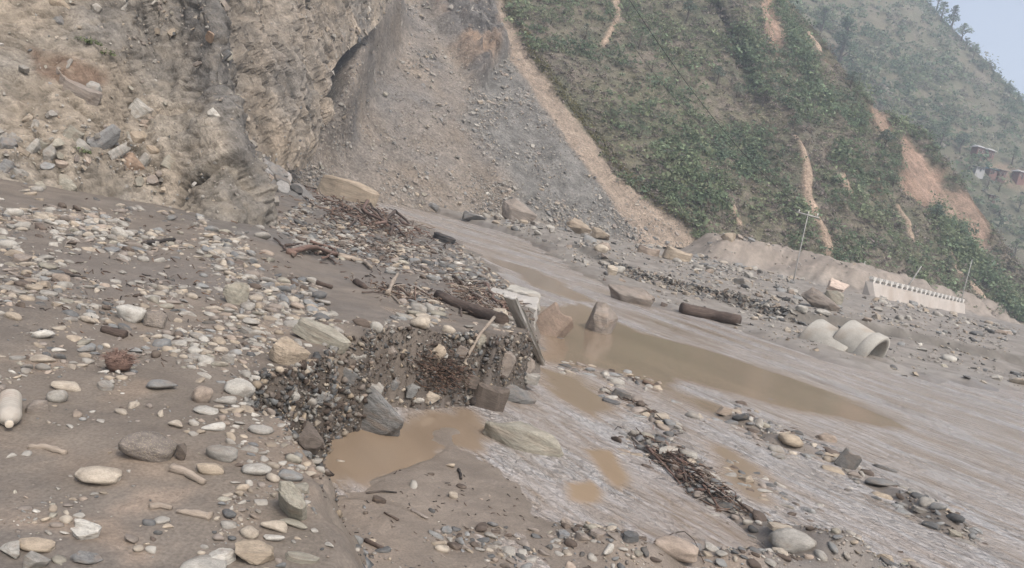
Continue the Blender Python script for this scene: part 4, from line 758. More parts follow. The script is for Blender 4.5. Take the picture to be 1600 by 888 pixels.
# gravel packed into the cut face of the terrace
TE = TERR[4:27]; m_ = 300000; ei = rng.integers(0, 16, m_); t_ = rng.random(m_); b0 = TE[ei]; b1 = TE[ei+1]; q = b0+(b1-b0)*t_[:, None]; q += rng.normal(0, .24, (m_, 2))
h0 = floor_h(q[:, 0], q[:, 1], False); hx_ = floor_h(q[:, 0]+.03, q[:, 1], False); hy_ = floor_h(q[:, 0], q[:, 1]+.03, False); gx_, gy_ = (hx_-h0)/.03, (hy_-h0)/.03; sl_ = np.hypot(gx_, gy_)
k = (rng.random(m_) < np.clip(sl_/16, 0, 1)) & (sl_ > .8); q, h0, gx_, gy_ = q[k], h0[k], gx_[k], gy_[k]; n = len(q); keep_n = min(n, 12000); sel = rng.permutation(n)[:keep_n]; q, h0, gx_, gy_ = q[sel], h0[sel], gx_[sel], gy_[sel]; n = keep_n
Nn = np.stack([-gx_, -gy_, np.ones(n)*1.2], 1); Nn /= np.linalg.norm(Nn, axis=1)[:, None]; s = np.minimum(.011*(1-rng.random(n))**(-1/1.75), .075)
pos = np.stack([q[:, 0], q[:, 1], h0], 1)+Nn*(s*.06)[:, None]; R = rotm(rng.uniform(0, 6.28, n), rng.uniform(0, 1.2, n), rng.uniform(0, 6.28, n)); S = s[:, None]*np.stack([np.ones(n), rng.uniform(.6, .95, n), rng.uniform(.4, .8, n)], 1)
pc = rng.choice(len(CN_), n, p=np.array([.05,.05,.12,.03,.20,.07,.03,.30,.01,.09,.05,0,0]))
rocks_joined('bank_gravel', COB1[:2]+CHK0, pos, R, S, CV0[pc]*.72, mstone_s, 'gravel and cobbles packed in the cut face of the terrace')
# far gravel flats
FS = lambda px, py, x, y: (sdist(x, y, FARB) > .1)*np.clip(.75+1.9*fbm(np.stack([px/70., py/22.+px/300., 0*px], 1), 3, 451), .03, 1.6)*np.where((py > 300) & (y < 75), 1, 0)
x, y, z, s, px, py, d = scatter_floor(26000, 12, 78, -20, 44, 2.3, 1.9, .75, FS); n = len(x)
pal = rng.choice(len(CN_), n, p=np.array([.22,.14,.19,.12,.07,.09,.05,.02,.03,.04,.02,.0,.01])); S = s[:, None]*np.stack([np.ones(n), rng.uniform(.6, .95, n), rng.uniform(.35, .7, n)], 1); R = rotm(rng.uniform(0, 3.1, n), rng.uniform(0, .4, n), rng.uniform(0, 6.3, n)); pos = np.stack([x, y, z+S[:, 2]*.2], 1)
inv = (px > 0) & (px < 1600); big = np.argsort(-(s/d*F*inv))[:150]; isb = np.zeros(n, bool); isb[big] = True; items = []
LANDM += [(1020,430,'dark gravel scarp'),(1240,440,'leaning pole with crossarm'),(1430,470,'retaining wall'),(1320,440,'tilted pale slab on the far flats'),(1500,540,'far gravel flat at right'),(1560,590,'right end of the far shore'),(1200,470,'mud ruts on the far bank'),(1130,430,'middle of the far bank'),(880,400,'near tip of the far bar'),(1450,560,'far shore right of the pipes'),(1140,380,'roadside soil bank'),(830,355,'far shore under the grey scree')]; LM = np.array([[a, b] for a, b, _ in LANDM], float)
for i in big:
    me = proto_mesh('chk' if i % 2 else 'cob', int(i % 10)); 
    if not me.materials: me.materials.append(None)
    o = bpy.data.objects.new('shore_rock', me); COL.objects.link(o); o.material_slots[0].link = 'OBJECT'; o.material_slots[0].material = mfrag if i % 2 else mstone
    o.matrix_world = Matrix([[*(R[i][a]*S[i]), pos[i][a]] for a in range(3)]+[[0, 0, 0, 1]]); o.color = (*np.clip(CV[pal[i]], .02, .7), 1); tag(o, None, 'rock', 'rocks strewn on the far bank')
    items.append(dict(o=o, px=px[i], py=py[i], w=s[i]/d[i]*F, col=CN_[pal[i]], shape='angular' if i % 2 else 'rounded'))
label_all(items, 'shore rock')
rocks_joined('far_gravel', CHK0+COB1[:4], pos[~isb], R[~isb], S[~isb], CV[pal[~isb]]*.95, mstone_s, 'stones strewn over the far gravel flats', smooth=False)
# dark gravel scarp of the far bar
SE = STEP[:6]; m_ = 60000; ei = rng.integers(0, 5, m_); q = SE[ei]+(SE[ei+1]-SE[ei])*rng.random((m_, 1))+rng.normal(0, .30, (m_, 2)); sd2 = sdist(q[:, 0], q[:, 1], STEP); k = np.abs(sd2) < .6; q = q[k][:2200]; n = len(q); h0 = floor_h(q[:, 0], q[:, 1]); s = np.minimum(.10*(1-rng.random(n))**(-1/2.4), .32)
rocks_joined('scarp_gravel', CHK0, np.stack([q[:, 0], q[:, 1], h0+.02], 1), rotm(rng.uniform(0, 6, n), rng.uniform(0, 1, n), rng.uniform(0, 6, n)), s[:, None]*np.stack([np.ones(n), rng.uniform(.6, .9, n), rng.uniform(.4, .8, n)], 1), CV[rng.choice(len(CN_), n, p=np.array([.10,.10,.15,.08,.25,.06,.06,.12,.02,.04,.02,0,0]))]*.8, mstone_s, 'gravel in the dark cut scarp of the far bar', smooth=False)
# slope fragments: scree, bluff, cliff foot
def slope_rocks(S_, Nf, spx, spy, sdp, wgt, n, pxmin, alpha, capx, top, nm, label, noun, cat, grp, pals, lab):
    wv = wgt*(sdp**-0.0); wv = np.clip(wv, 0, None); i = rng.choice(len(S_), n, p=wv/wv.sum()); P = S_[i]+rng.normal(0, .12*np.minimum(1, sdp[i][:, None]/40), (n, 3)); Nn = Nf[i]; Nn = Nn*np.sign(Nn[:, 2:]+1e-6)
    s = np.minimum(pxmin*(1-rng.random(n))**(-1/alpha), capx)*sdp[i]/F; S = s[:, None]*np.stack([np.ones(n), rng.uniform(.5, .9, n), rng.uniform(.18, .55, n)], 1)
    R = alignz(Nn)@rotm(rng.uniform(0, 6.28, n), np.abs(rng.normal(0, .35, n)), rng.uniform(0, 6.28, n)); pos = P+Nn*(S[:, 2:]*.15); pal = rng.choice(len(CN_), n, p=pals)
    px, py, _ = proj(pos); inv = (px > 0) & (px < 1600) & (py > 2) & (py < 888); big = np.argsort(-(s/sdp[i]*F*inv))[:top]; isb = np.zeros(n, bool); isb[big] = True; items = []
    for b_ in big:
        kd = ('chk', 'slb')[int(rng.random() < .55)]; me = proto_mesh(kd, int(rng.integers(0, 8)))
        if not me.materials: me.materials.append(None)
        o = bpy.data.objects.new(nm, me); COL.objects.link(o); o.material_slots[0].link = 'OBJECT'; o.material_slots[0].material = mfrag; o.color = (*np.clip(CV[pal[b_]]*(1+.1*rng.normal()), .02, .7), 1)
        o.matrix_world = Matrix([[*(R[b_][a]*S[b_]), pos[b_][a]] for a in range(3)]+[[0, 0, 0, 1]]); tag(o, None, cat, grp); items.append(dict(o=o, px=px[b_], py=py[b_], w=s[b_]/sdp[i[b_]]*F, col=CN_[pal[b_]], shape='angular' if kd == 'chk' else 'flat'))
    label_all(items, noun); rocks_joined(label, CHK0[:6]+SLB0[:6], pos[~isb], R[~isb], S[~isb], CV[pal[~isb]], mstone_s, lab, smooth=False)
HNf = normals(HS.reshape(nu_, nv_, 3)).reshape(-1, 3)
LANDM += [(560,90,'top of the scree'),(640,60,'upper scree'),(610,160,'brown upper scree'),(560,210,'brown scree beside the cliff'),(640,240,'middle of the brown scree'),(720,150,'scree below the dark outcrop'),(760,230,'seam of blocks down the scree'),(830,200,'grey scree band'),(880,290,'lower grey scree band'),(800,300,'blocky lower scree'),(700,290,'scree toe'),(940,350,'tip of the grey scree'),(720,60,'dark rock outcrop'),(960,300,'tan soil strip'),(850,130,'top of the tan soil strip'),(1030,350,'foot of the tan soil strip'),(40,60,'upper left corner of the bluff'),(150,60,'upper bluff'),(240,100,'dark upper rim of the bluff'),(300,200,'dark edge of the bluff'),(330,280,'grey lower right of the bluff'),(40,200,'bluff rubble at left'),(120,250,'bluff rubble centre'),(220,290,'foot of the bluff'),(100,120,'brown ledge of the bluff'),(430,200,'cliff foot'),(360,150,'tan cliff')]; LM = np.array([[a, b] for a, b, _ in LANDM], float)
vis = (HSpx > -60) & (HSpx < 1660) & (HSpy > -60) & (HSpy < 900); toe = sstep(12, 1, hv.ravel())
seam = np.exp(-(ldist(HSpx, HSpy, np.array([(735,150),(770,250),(800,320)], float))/26)**2)+.6*np.exp(-(ldist(HSpx, HSpy, np.array([(640,30),(660,90),(690,170)], float))/22)**2)
ar = HSd**-0.5
slope_rocks(HS, HNf, HSpx, HSpy, HSd, vis*ar*(m_scr*(.35+.8*m_gry+1.2*toe+1.3*seam)+.10*m_soil+.6*m_soil*toe+.45*m_out)*np.clip(.6+1.6*fbm(HS*.3, 3, 461), .05, 2), 19000, 1.7, 2.7, 9, 120, 'scree_rock', 'scree_rubble', 'scree rock', 'rock', 'rocks strewn down the scree', np.array([.17,.05,.26,.10,.04,.08,.03,.0,.01,.18,.03,.0,.05]), 'broken rock covering the scree')
BN2 = BNf; visb = (BSpx > -80) & (BSpx < 430) & (BSpy > -80) & (BSpy < 350) & (BS[:, 2] > -.2)
lowl = np.exp(-((BSpx-20)/80)**2-((BSpy-235)/45)**2)*1.8+np.exp(-((BSpx-180)/90)**2-((BSpy-265)/40)**2)
slope_rocks(BS, BN2, BSpx, BSpy, BSd, visb*(.35+1.5*lowl)*np.clip(.5+1.8*fbm(BS*1.1, 3, 471), .05, 2), 5500, 2.2, 2.1, 20, 90, 'bluff_rock', 'bluff_rubble', 'bluff rock', 'rock', 'loose rocks on the bluff face', np.array([.16,.08,.20,.04,.02,.16,.04,.0,.01,.14,.04,.01,.10]), 'broken rock littering the bluff')
CNf = normals(CS.reshape(CP.shape)).reshape(-1, 3); visc = (CSpx > 250) & (CSpx < 640) & (CSpy > -40) & (CSpy < 300)
slope_rocks(CS, CNf, CSpx, CSpy, CSd, visc*(.25+1.5*sstep(5, 0, cv.ravel())), 900, 2.2, 2.2, 12, 30, 'cliff_rock', 'cliff_rubble', 'cliff rock', 'rock', 'rocks caught on the cliff', np.array([.15,.10,.18,.06,.06,.18,.08,.02,.02,.10,.04,.0,.01]), 'broken rock caught on the cliff')
# ================================================================ VEGETATION
mleaf = bpy.data.materials.new('leaves'); mleaf.use_nodes = True; nt = mleaf.node_tree; b = nt.nodes['Principled BSDF']; b.inputs['Roughness'].default_value = .8; b.inputs['Specular IOR Level'].default_value = .2
a_ = N(nt, 'ShaderNodeAttribute', attribute_name='Col'); nt.links.new(a_.outputs['Color'], b.inputs['Base Color'])
tr_ = N(nt, 'ShaderNodeBsdfTranslucent'); nt.links.new(a_.outputs['Color'], tr_.inputs[0]); mxs = N(nt, 'ShaderNodeMixShader'); mxs.inputs[0].default_value = .45; nt.links.new(b.outputs[0], mxs.inputs[1]); nt.links.new(tr_.outputs[0], mxs.inputs[2]); nt.links.new(mxs.outputs[0], nt.nodes['Material Output'].inputs[0])
def leaf_cloud(cent, rad, npc, size, col, squash=.8, seed=0):
    """many small leaf faces in rounded clumps: cent (n,3), rad (n,), npc leaves each"""
    rs = np.random.default_rng(seed); n = len(cent); d = rs.normal(size=(n, npc, 3)); d /= np.linalg.norm(d, axis=2)[..., None]; d[..., 2] = np.abs(d[..., 2])*1.1-.15
    r = rad[:, None]*(.55+.5*rs.random((n, npc)))*(1+.35*np.sin(d[..., 0]*5+rs.random((n, 1))*6)*np.cos(d[..., 1]*4+d[..., 2]*3))
    P = (cent[:, None]+d*r[..., None]*np.array([1, 1, squash])).reshape(-1, 3); m = len(P); s = np.repeat(np.broadcast_to(size, (n,)), npc)*(.6+.8*rs.random(m))
    nn_ = d.reshape(-1, 3)+[0, 0, .5]+.55*rs.normal(size=(m, 3)); nn_ /= np.linalg.norm(nn_, axis=1)[:, None]; u = np.cross(nn_, rs.normal(size=(m, 3))); u /= np.linalg.norm(u, axis=1)[:, None]; v = np.cross(nn_, u)
    V = np.stack([P-u*s[:, None]*.5-v*s[:, None]*.2, P+u*s[:, None]*.5-v*s[:, None]*.2, P+v*s[:, None]*.45], 1).reshape(-1, 3); Q = np.arange(m*3).reshape(-1, 3)
    c = np.repeat(col, npc, 0)*(1+.28*rs.normal(size=(m, 1))); return V, Q, np.repeat(np.clip(c, .01, .4), 3, 0)
GREENS = np.array([1.4, 1.5, 1.7])*np.array([(.085,.110,.062),(.105,.125,.068),(.130,.135,.078),(.160,.145,.098),(.155,.130,.100),(.080,.100,.070),(.115,.135,.068)])
# scrub too dense to count on both slopes
wv = (HSpx > 700) & (HSpx < 1680) & (HSpy > -120) & (HSpy < 560); okv = wv*m_green*np.clip(1-1.6*m_red-2.2*m_pale, 0, 1)*(hv.ravel() > .6); patch = fbm(HS*.13, 3, 501); patch2 = fbm(HS*.05, 3, 502)
def scrub(nm, lab, wgt, n, r0, al, rmax, npl, ls, cols, sq, sd_):
    i = rng.choice(len(HS), n, p=wgt/wgt.sum()); rad = np.minimum(r0*(1-rng.random(n))**(-1/al), rmax); ci = np.clip((len(cols)*(.5+.55*fbm(HS[i]*.12, 3, 505)+.25*rng.normal(size=n))).astype(int), 0, len(cols)-1)
    lv = leaf_cloud(HS[i]+np.c_[np.zeros((n, 2)), rad*.2], rad, npl, ls[0]+ls[1]*rad, np.array([1.22, 1.27, 1.38])*np.array(cols)[ci]*(1+.13*rng.normal(size=(n, 1))), sq, sd_); tag(put(nm, raw_mesh(nm, lv[0], lv[1], lv[2], False), mleaf), lab, kind='stuff')
scrub('dry_brush', 'low dry brown brush covering the landslide hillside', okv*np.clip(.8+.7*patch2, .1, 2), 9500, .26, 2.6, .9, 15, (.17,.16), [(.150,.142,.088),(.165,.145,.100),(.172,.138,.110),(.185,.150,.122)], .6, 5)
scrub('hillside_scrub', 'green shrubs scattered densely over the landslide hillside', okv*np.clip(.45+1.7*patch+.8*patch2, .02, 2), 5400, .42, 2.0, 2.0, 34, (.14,.16), [(.105,.135,.082),(.125,.158,.088),(.140,.165,.088),(.160,.172,.095)], .8, 7)
wv = ((RSpx > 1100) & (RSpx < 1680) & (RSpy > -120) & (RSpy < 560))*np.clip(.6+1.5*fbm(RS*.07, 3, 511), .08, 2)*(rv.ravel() > 20)*(rw.ravel() < 2); i = rng.choice(len(RS), 4500, p=wv/wv.sum()); n = len(i)
rad = np.minimum(.8*(1-rng.random(n))**(-1/2.4), 3.2); gi = np.clip((2.0+3*fbm(RS[i]*.06, 3, 515)+1.4*rng.normal(size=n)).astype(int), 0, 6)
lv = leaf_cloud(RS[i]+np.c_[np.zeros((n, 2)), rad*.25], rad, 22, .28+.25*rad, GREENS[gi]*(1+.15*rng.normal(size=(n, 1))), .8, 6)
tag(put('rear_scrub', raw_mesh('rear_scrub', lv[0], lv[1], lv[2], False), mleaf), 'dense scrub and trees covering the hazy rear hill', kind='stuff')
# grass fringe along the top of the soil strip
k_ = np.nonzero((ldist(HSpx, HSpy, np.array([(770,-60),(790,0),(826,70),(874,141),(910,184),(964,258),(1024,318),(1076,350)], float)) < 7) & (m_soil < .5))[0]; i = rng.choice(k_, 900); n = len(i); rad = rng.uniform(.15, .5, n)
lv = leaf_cloud(HS[i], rad, 16, .16, np.array([[.15,.135,.06]])*(1+.2*rng.normal(size=(n, 1))), .8, 8); tag(put('scar_edge_grass', raw_mesh('scar_edge_grass', lv[0], lv[1], lv[2], False), mleaf), 'yellow green grass along the edge of the landslide scar', kind='stuff')
# trees
mbark = mat('bark', src=(.10,.08,.065), rough=.95, var=.3, vscale=8, bump=.5, bscale=20)
def tree_proto(seed, h, kind):
    rs = np.random.default_rng(seed); TV, TT = [], []; o = 0
    def add(pts, r):
        nonlocal o
        V, T = tube(pts, r, 6); TV.append(V); TT.append(T+o); o += len(V)
    top = np.array([rs.normal(0, .06*h), rs.normal(0, .06*h), h*.92]); tr_ = [np.array([0,0,-.4])*1., np.array([0,0,h*.35])+rs.normal(0, .03*h, 3), top*.7+rs.normal(0, .02*h, 3), top]; add(tr_, [.045*h, .033*h, .02*h, .006*h])
    C, Rr = [], []; nb = {'tall': 13, 'round': 9, 'loose': 10, 'bush': 6}[kind]
    for k in range(nb):
        f = (k+.6)/nb; a = k*2.4+rs.random()
        if kind == 'tall': z0, sp_, rad = h*(.28+.68*f), h*.17*(1.1-f*.8), h*.15*(1.05-.55*f)
        elif kind == 'round': z0, sp_, rad = h*(.42+.42*f), h*.27*math.sin(math.pi*(.18+.78*f)), h*.19
        elif kind == 'loose': z0, sp_, rad = h*(.40+.52*f), h*.25*(1.1-.6*f), h*.105
        else: z0, sp_, rad = h*(.15+.55*f), h*.36*(1-.5*f), h*.30
        e = np.array([math.cos(a)*sp_, math.sin(a)*sp_, z0])+rs.normal(0, .03*h, 3); b0 = np.array([0, 0, max(.12*h, z0-.14*h)]); add([b0, (b0+e)/2+[0, 0, .02*h], e], [.014*h, .010*h, .005*h]); C.append(e); Rr.append(rad*(.75+.5*rs.random()))
    C.append(top); Rr.append(h*.10); C = np.array(C); Rr = np.array(Rr)
    g = GREENS[[0, 1, 5, 6, 2]][seed % 5]; lv = leaf_cloud(C, Rr, 70, h*.055, np.repeat(g[None], len(C), 0)*(1+.18*rs.normal(size=(len(C), 1))), .85, seed)
    return raw_mesh('trunk', np.concatenate(TV), np.concatenate(TT)), raw_mesh('crown', *lv[:2], lv[2], False)
TP = {(k, s): tree_proto(s+600, 6., k) for k in ('tall', 'round', 'loose', 'bush') for s in range(4)}
def tree(label, S_, sx, sy, sdp, px, py, hpx, kind, s, group, cat='tree', name=None, on=None):
    p, i = surf(S_, sx, sy, sdp, px, py) if on is None else (on, 0); d = (p-EY)@FW; h = hpx*d/F; tm_, cm_ = TP[(kind, s)]
    t = thing(name or {'tall': 'slender_tree', 'round': 'leafy_tree', 'loose': 'thin_crowned_tree', 'bush': 'bush'}[kind], label, cat, tuple(p), (0, 0, rng.uniform(0, 6.28)), group); t.scale = (h/6,)*3
    put('trunk', tm_, mbark, t); put('crown', cm_, mleaf, t); return t
RA = (RS, RSpx, RSpy, RSd); HA = (HS, HSpx, HSpy, HSd)
for k, (x_, y_, h_, kd, lb) in enumerate([(1464,8,34,'loose','leftmost of the skyline trees, at the top of the frame'),(1476,22,30,'loose','thin skyline tree below the leftmost one'),(1487,40,38,'tall','tallest slender tree standing on the skyline'),(1501,60,32,'round','bushy skyline tree right of the tallest slender one'),(1510,72,20,'loose','small skyline tree in the dip under the bushy one'),(1519,86,26,'round','rounded skyline tree halfway down the ridge'),(1530,98,16,'bush','low skyline bush below the halfway tree'),(1537,106,18,'loose','small thin skyline tree past the low bush'),(1550,122,17,'tall','single pointed tree alone on the lower skyline'),(1562,136,15,'bush','bush clinging to the lower skyline'),(1575,150,26,'round','broad tree near the right end of the skyline'),(1585,162,16,'bush','last bush on the skyline before the blue ridge')]):
    tree(lb, *RA, x_, y_+6, h_, kd, k % 4, 'trees along the skyline')
for k, (x_, y_, h_, kd, lb) in enumerate([(1310,100,74,'tall','tall dark tree in front of the rear hill, upper right'),(1280,60,50,'tall','second tall tree left of the tall dark one'),(1330,140,30,'round','round tree at the foot of the tall dark one'),(1338,160,28,'round','dark tree above the upper red slip'),(1470,232,44,'round','large leafy tree left of the two brick houses'),(1450,215,30,'round','tree on the edge above the big red slip'),(1500,240,34,'round','tree between the big leafy tree and the brick houses'),(1515,265,28,'round','tree just below and left of the brick houses'),(1580,258,30,'round','dark broad tree below the brick houses at right'),(1570,200,24,'round','blue green tree on the hill above the houses'),(1545,292,24,'bush','bush in front of the blue roofed shed'),(1560,300,20,'bush','bush below the red hut'),(1500,290,26,'round','tree left of the pale sheds'),(1590,330,26,'round','tree at the right edge below the huts'),(1560,340,26,'bush','bush over the lowest red slip'),(1585,400,30,'round','tree at the right edge above the wall'),(1570,455,34,'round','dark tree behind the end of the wall'),(1595,470,30,'bush','bush at the right edge beyond the wall')]):
    S4 = RA if x_ > 1440 or y_ < 130 else HA; tree(lb, *S4, x_, y_, h_, kd, k % 4, 'trees on the rear hill')
for k, (x_, y_, h_, kd, lb) in enumerate([(1000,75,34,'bush','green bush on the upper slope near the cable'),(1018,110,26,'bush','green bush just below the cable'),(1070,35,36,'round','round tree at the top of the slope, middle'),(1110,20,34,'round','tree right of the round one at the top'),(1040,12,28,'bush','bush at the top frame edge, middle'),(980,20,30,'bush','bush right of the orange path at the top'),(915,60,24,'bush','bush on the left of the slope near the soil strip top'),(925,145,20,'bush','dark bush in the middle of the left slope'),(1000,215,26,'bush','dark green bush in the gully, centre left'),(1055,130,30,'bush','bush clump right of the cable end'),(1120,130,30,'round','dark tree in the central gully'),(1190,165,36,'round','big dark tree above the pale gully'),(1150,150,24,'bush','bush left of the big dark tree'),(1110,215,20,'bush','pale green bush at the slope centre'),(1205,150,26,'bush','bush right of the big dark tree'),(1170,100,24,'bush','bush under the orange slip at the top'),(1240,205,30,'round','tree at the head of the pale gully'),(1345,130,26,'bush','bush left of the upper red slip'),(1380,235,34,'round','tree left of the big red slip'),(1350,215,24,'bush','bush below the upper red slip'),(1395,290,26,'bush','bush at the left foot of the big red slip'),(1270,150,22,'bush','bush right of the pale gully head'),(1460,350,34,'round','tree under the big red slip'),(1400,395,24,'bush','bush on the lower slope right'),(1375,300,22,'bush','bush on the pale rocks of the lower slope'),(1310,250,22,'bush','bush in the middle of the lower right slope'),(1300,360,20,'bush','bush right of the pale gully foot'),(1215,290,20,'bush','bush left of the pale gully'),(1150,290,18,'bush','bush on the lower slope above the soil bank'),(1065,240,20,'bush','bush on the slope below the centre'),(1020,290,18,'bush','bush near the lower scar edge'),(960,190,18,'bush','bush near the middle scar edge'),(1540,440,26,'bush','bush above the right end of the wall'),(1425,430,18,'bush','bush behind the middle of the wall'),(1480,420,22,'bush','bush behind the right part of the wall'),(860,35,20,'bush','bush at the upper scar edge')]):
    tree(lb, *HA, x_, y_, h_, kd, k % 4, 'bushes and trees on the landslide hillside', 'tree' if kd != 'bush' else 'bush')
for x_, y_, lb in [(128,65,'small green tuft high on the bluff'),(150,72,'smaller green tuft right of the first'),(128,240,'sparse dry weed beside the upright grey slab'),(170,85,'low green patch under the bluff tufts')]:
    p, i = surf(BS, BSpx, BSpy, BSd, x_, y_); lv = leaf_cloud(np.array([[0,0,.05],[.12,.03,.04],[-.1,.02,.03]]), np.array([.11,.08,.07]), 40, .04, np.array([[.14,.17,.085]]*3), .9, int(x_)); o = put('grass_tuft', raw_mesh('grass_tuft', lv[0], lv[1], lv[2], False), mleaf, None, tuple(p)); tag(o, lb, None, None, 'stuff')
# ================================================================ HOUSES on the rear hill
def pmat(n, c, **k): return mat(n, src=c, **{**dict(rough=.9, var=.15, vscale=3., bump=.2, bscale=12), **k})
mbrick, mtin, mblue, mdark, mwhite, mconc = pmat('red_brick', (.18,.10,.082)), pmat('grey_tin', (.34,.335,.33)), pmat('blue_tin', (.16,.33,.50)), pmat('dark_opening', (.03,.028,.028)), pmat('white_paint', (.52,.50,.46), fine=(9., .12)), mat('old_concrete', src=(.33,.312,.275), rough=.9, var=.2, vscale=1.6, bump=.35, bscale=18, stain=(.25,.20,.15), stain_amt=.5, sscale=1.2, fine=(40., .12))
def house(label, px, py, w_, d_, h_, rz, wallm, roofm, gable=True, up_=0):
    w_, d_, h_ = w_*.47, d_*.47, h_*.66
    p, _ = surf(*RA, px, py); t = thing('hillside_house', label, 'house', (p[0], p[1], p[2]+up_), (0, 0, rz), 'houses on the rear hill')
    bm = bmesh.new(); box_into(bm, (0, 0, h_/2-.8), (w_, d_, h_+1.6)); put('wall', bm_mesh('wall', bm), wallm, t)
    bm = bmesh.new(); e = .45; rh = .28*d_ if gable else .12*d_
    pr = [(-w_/2-e, -d_/2-e, h_-.05), (w_/2+e, -d_/2-e, h_-.05), (w_/2+e, d_/2+e, h_-.05), (-w_/2-e, d_/2+e, h_-.05)]
    a = [bm.verts.new(v) for v in pr]; i_ = 0 if not gable else w_*.18
    r0, r1 = bm.verts.new((-w_/2-e+i_, 0, h_+rh)), bm.verts.new((w_/2+e-i_, 0, h_+rh))
    for f in ((a[0], a[1], r1, r0), (a[2], a[3], r0, r1), (a[1], a[2], r1), (a[3], a[0], r0), (a[3], a[2], a[1], a[0])): bm.faces.new(f)
    put('roof', bm_mesh('roof', bm), roofm, t)
    for x in (-w_*.27, w_*.27):
        bm = bmesh.new(); box_into(bm, (x, -d_/2-.02, h_*.58), (w_*.16, .10, h_*.30)); f = put('window', bm_mesh('window', bm), mwhite, t); bm = bmesh.new(); box_into(bm, (x, -d_/2-.06, h_*.58), (w_*.12, .06, h_*.24)); put('pane', bm_mesh('pane', bm), mdark, f)
    bm = bmesh.new(); box_into(bm, (0, -d_/2-.02, h_*.3), (w_*.14, .10, h_*.6)); put('door', bm_mesh('door', bm), mdark, t); return t
house('left of the two brick houses with grey roofs high on the hill', 1527, 244, 4.6, 4.2, 3.0, .25, mbrick, mtin, True, .3)
house('right of the two brick houses with grey roofs high on the hill', 1545, 248, 3.6, 4.2, 2.6, .25, mbrick, mtin, True, .3)
house('blue roofed shed among trees below the brick houses', 1549, 275, 4.4, 3.6, 1.6, .2, mbrick, mblue, False, .6)
house('flat roofed dark red hut right of the blue roofed shed', 1563, 280, 4.0, 3.6, 2.8, .1, mbrick, mtin, False, .3)
house('red hut with pale roof at the right frame edge', 1591, 284, 4.6, 4., 2.6, .3, mbrick, mtin, True, .4)
house('pale sheds with light blue roof left of the blue roofed shed', 1530, 272, 4.6, 3., 1.5, .1, mtin, mtin, False, .7)
house('lowest tin roofed hut below the red hut', 1548, 312, 3.0, 2.4, 1., .1, mbrick, mtin, False, .5)
# ================================================================ RETAINING WALL with guard blocks
A0, B0 = atY(1352, 471, 58), atY(1500, 490, 80); ln = B0-A0; Lw = float(np.hypot(ln[0], ln[1])); rzw = math.atan2(ln[1], ln[0]); zb = A0[2]; zt0 = atY(1357, 440, 58)[2]; zt1 = atY(1500, 473, 80)[2]
t = thing('retaining_wall', 'pale road retaining wall topped with a row of white guard blocks', 'wall', (A0[0], A0[1], 0), (0, 0, rzw)); bm = bmesh.new(); n_ = 40
rows = []
for k in range(n_+1):
    u = Lw*k/n_; zz = zt0+(zt1-zt0)*k/n_; fl_ = .9*max(0, 1-k/3.)**2; rows.append([bm.verts.new(v) for v in ((u-fl_*.8, -.75-fl_, zb-1.6), (u-fl_*.3, -.45-fl_*.3, zb+.35), (u, -.18, zz), (u, .35, zz), (u, .35, zb-1.6))])
for a, b_ in zip(rows[:-1], rows[1:]):
    for j in range(4): bm.faces.new((a[j], b_[j], b_[j+1], a[j+1]))
bm.faces.new(rows[0][::-1]); bm.faces.new(rows[-1]); mwall = mat('wall_plaster', src=(.40,.36,.32), rough=.9, var=.12, vscale=.5, bump=.2, bscale=8, stain=(.30,.24,.19), stain_amt=.5, sscale=.35, fine=(6., .08)); put('wall_face', bm_mesh('wall_face', bm), mwall, t)
bm = bmesh.new(); hb = .42
for q_ in ((-.12, .14, 0, .14), (.14, .30, .20, .0)): pass
pts = [(-.16, 0), (.16, 0), (.16, .14), (.34, .20), (.34, hb), (-.34, hb), (-.34, .20), (-.16, .14)]
f0 = [bm.verts.new((x, -.16, z)) for x, z in pts]; f1 = [bm.verts.new((x, .16, z)) for x, z in pts]; bm.faces.new(f0); bm.faces.new(f1[::-1])
for k in range(8): bm.faces.new((f0[k], f1[k], f1[(k+1) % 8], f0[(k+1) % 8]))
gbm = bm_mesh('guard_block', bm)
for k in range(21):
    u = .5+(Lw-1.)*k/20; put('guard_block', gbm, mwhite, t, (u, .05, zt0+(zt1-zt0)*u/Lw))
# ================================================================ POLES AND CABLES
mpole = pmat('pole_steel', (.33,.32,.30)); mcable = pmat('cable_black', (.03,.03,.032))
def pole(label, pb, ptop, Y, r, arm=False):
    a, b_ = atY(*pb, Y), atY(*ptop, Y*1.0); a = a+(a-b_)*.08; t = thing('utility_pole', label, 'pole', tuple(a), (0, 0, 0), 'poles left leaning on the far bank'); V, T = tube([(0, 0, 0), tuple((b_-a)*.5), tuple(b_-a)], [r, r*.85, r*.6], 10); put('mast', raw_mesh('mast', V, T), mpole, t)
    e = (b_-a)*.97
    if arm:
        V, T = tube([tuple(e+[-.75, .15, .06]), tuple(e+[.75, -.15, -.02])], .05, 6); c_ = put('crossarm', raw_mesh('crossarm', V, T), mpole, t)
        for s_ in (-.6, 0, .6):
            V, T = tube([tuple(e+[s_, -s_*.2, .05]), tuple(e+[s_, -s_*.2, .26])], [.05, .035], 6); put('insulator', raw_mesh('insulator', V, T), mwhite, c_)
    return b_
ptop = pole('tall leaning pole with a crossarm at the top', (1238,446), (1263,333), 54, .042, True)
pole('short thin pole sticking up left of the wall', (1341,440), (1352,408), 72, .05); pole('strongly leaning pole behind the wall blocks', (1417,450), (1440,416), 66, .06); pole('leaning pole at the right end of the wall', (1500,476), (1519,406), 79, .055)
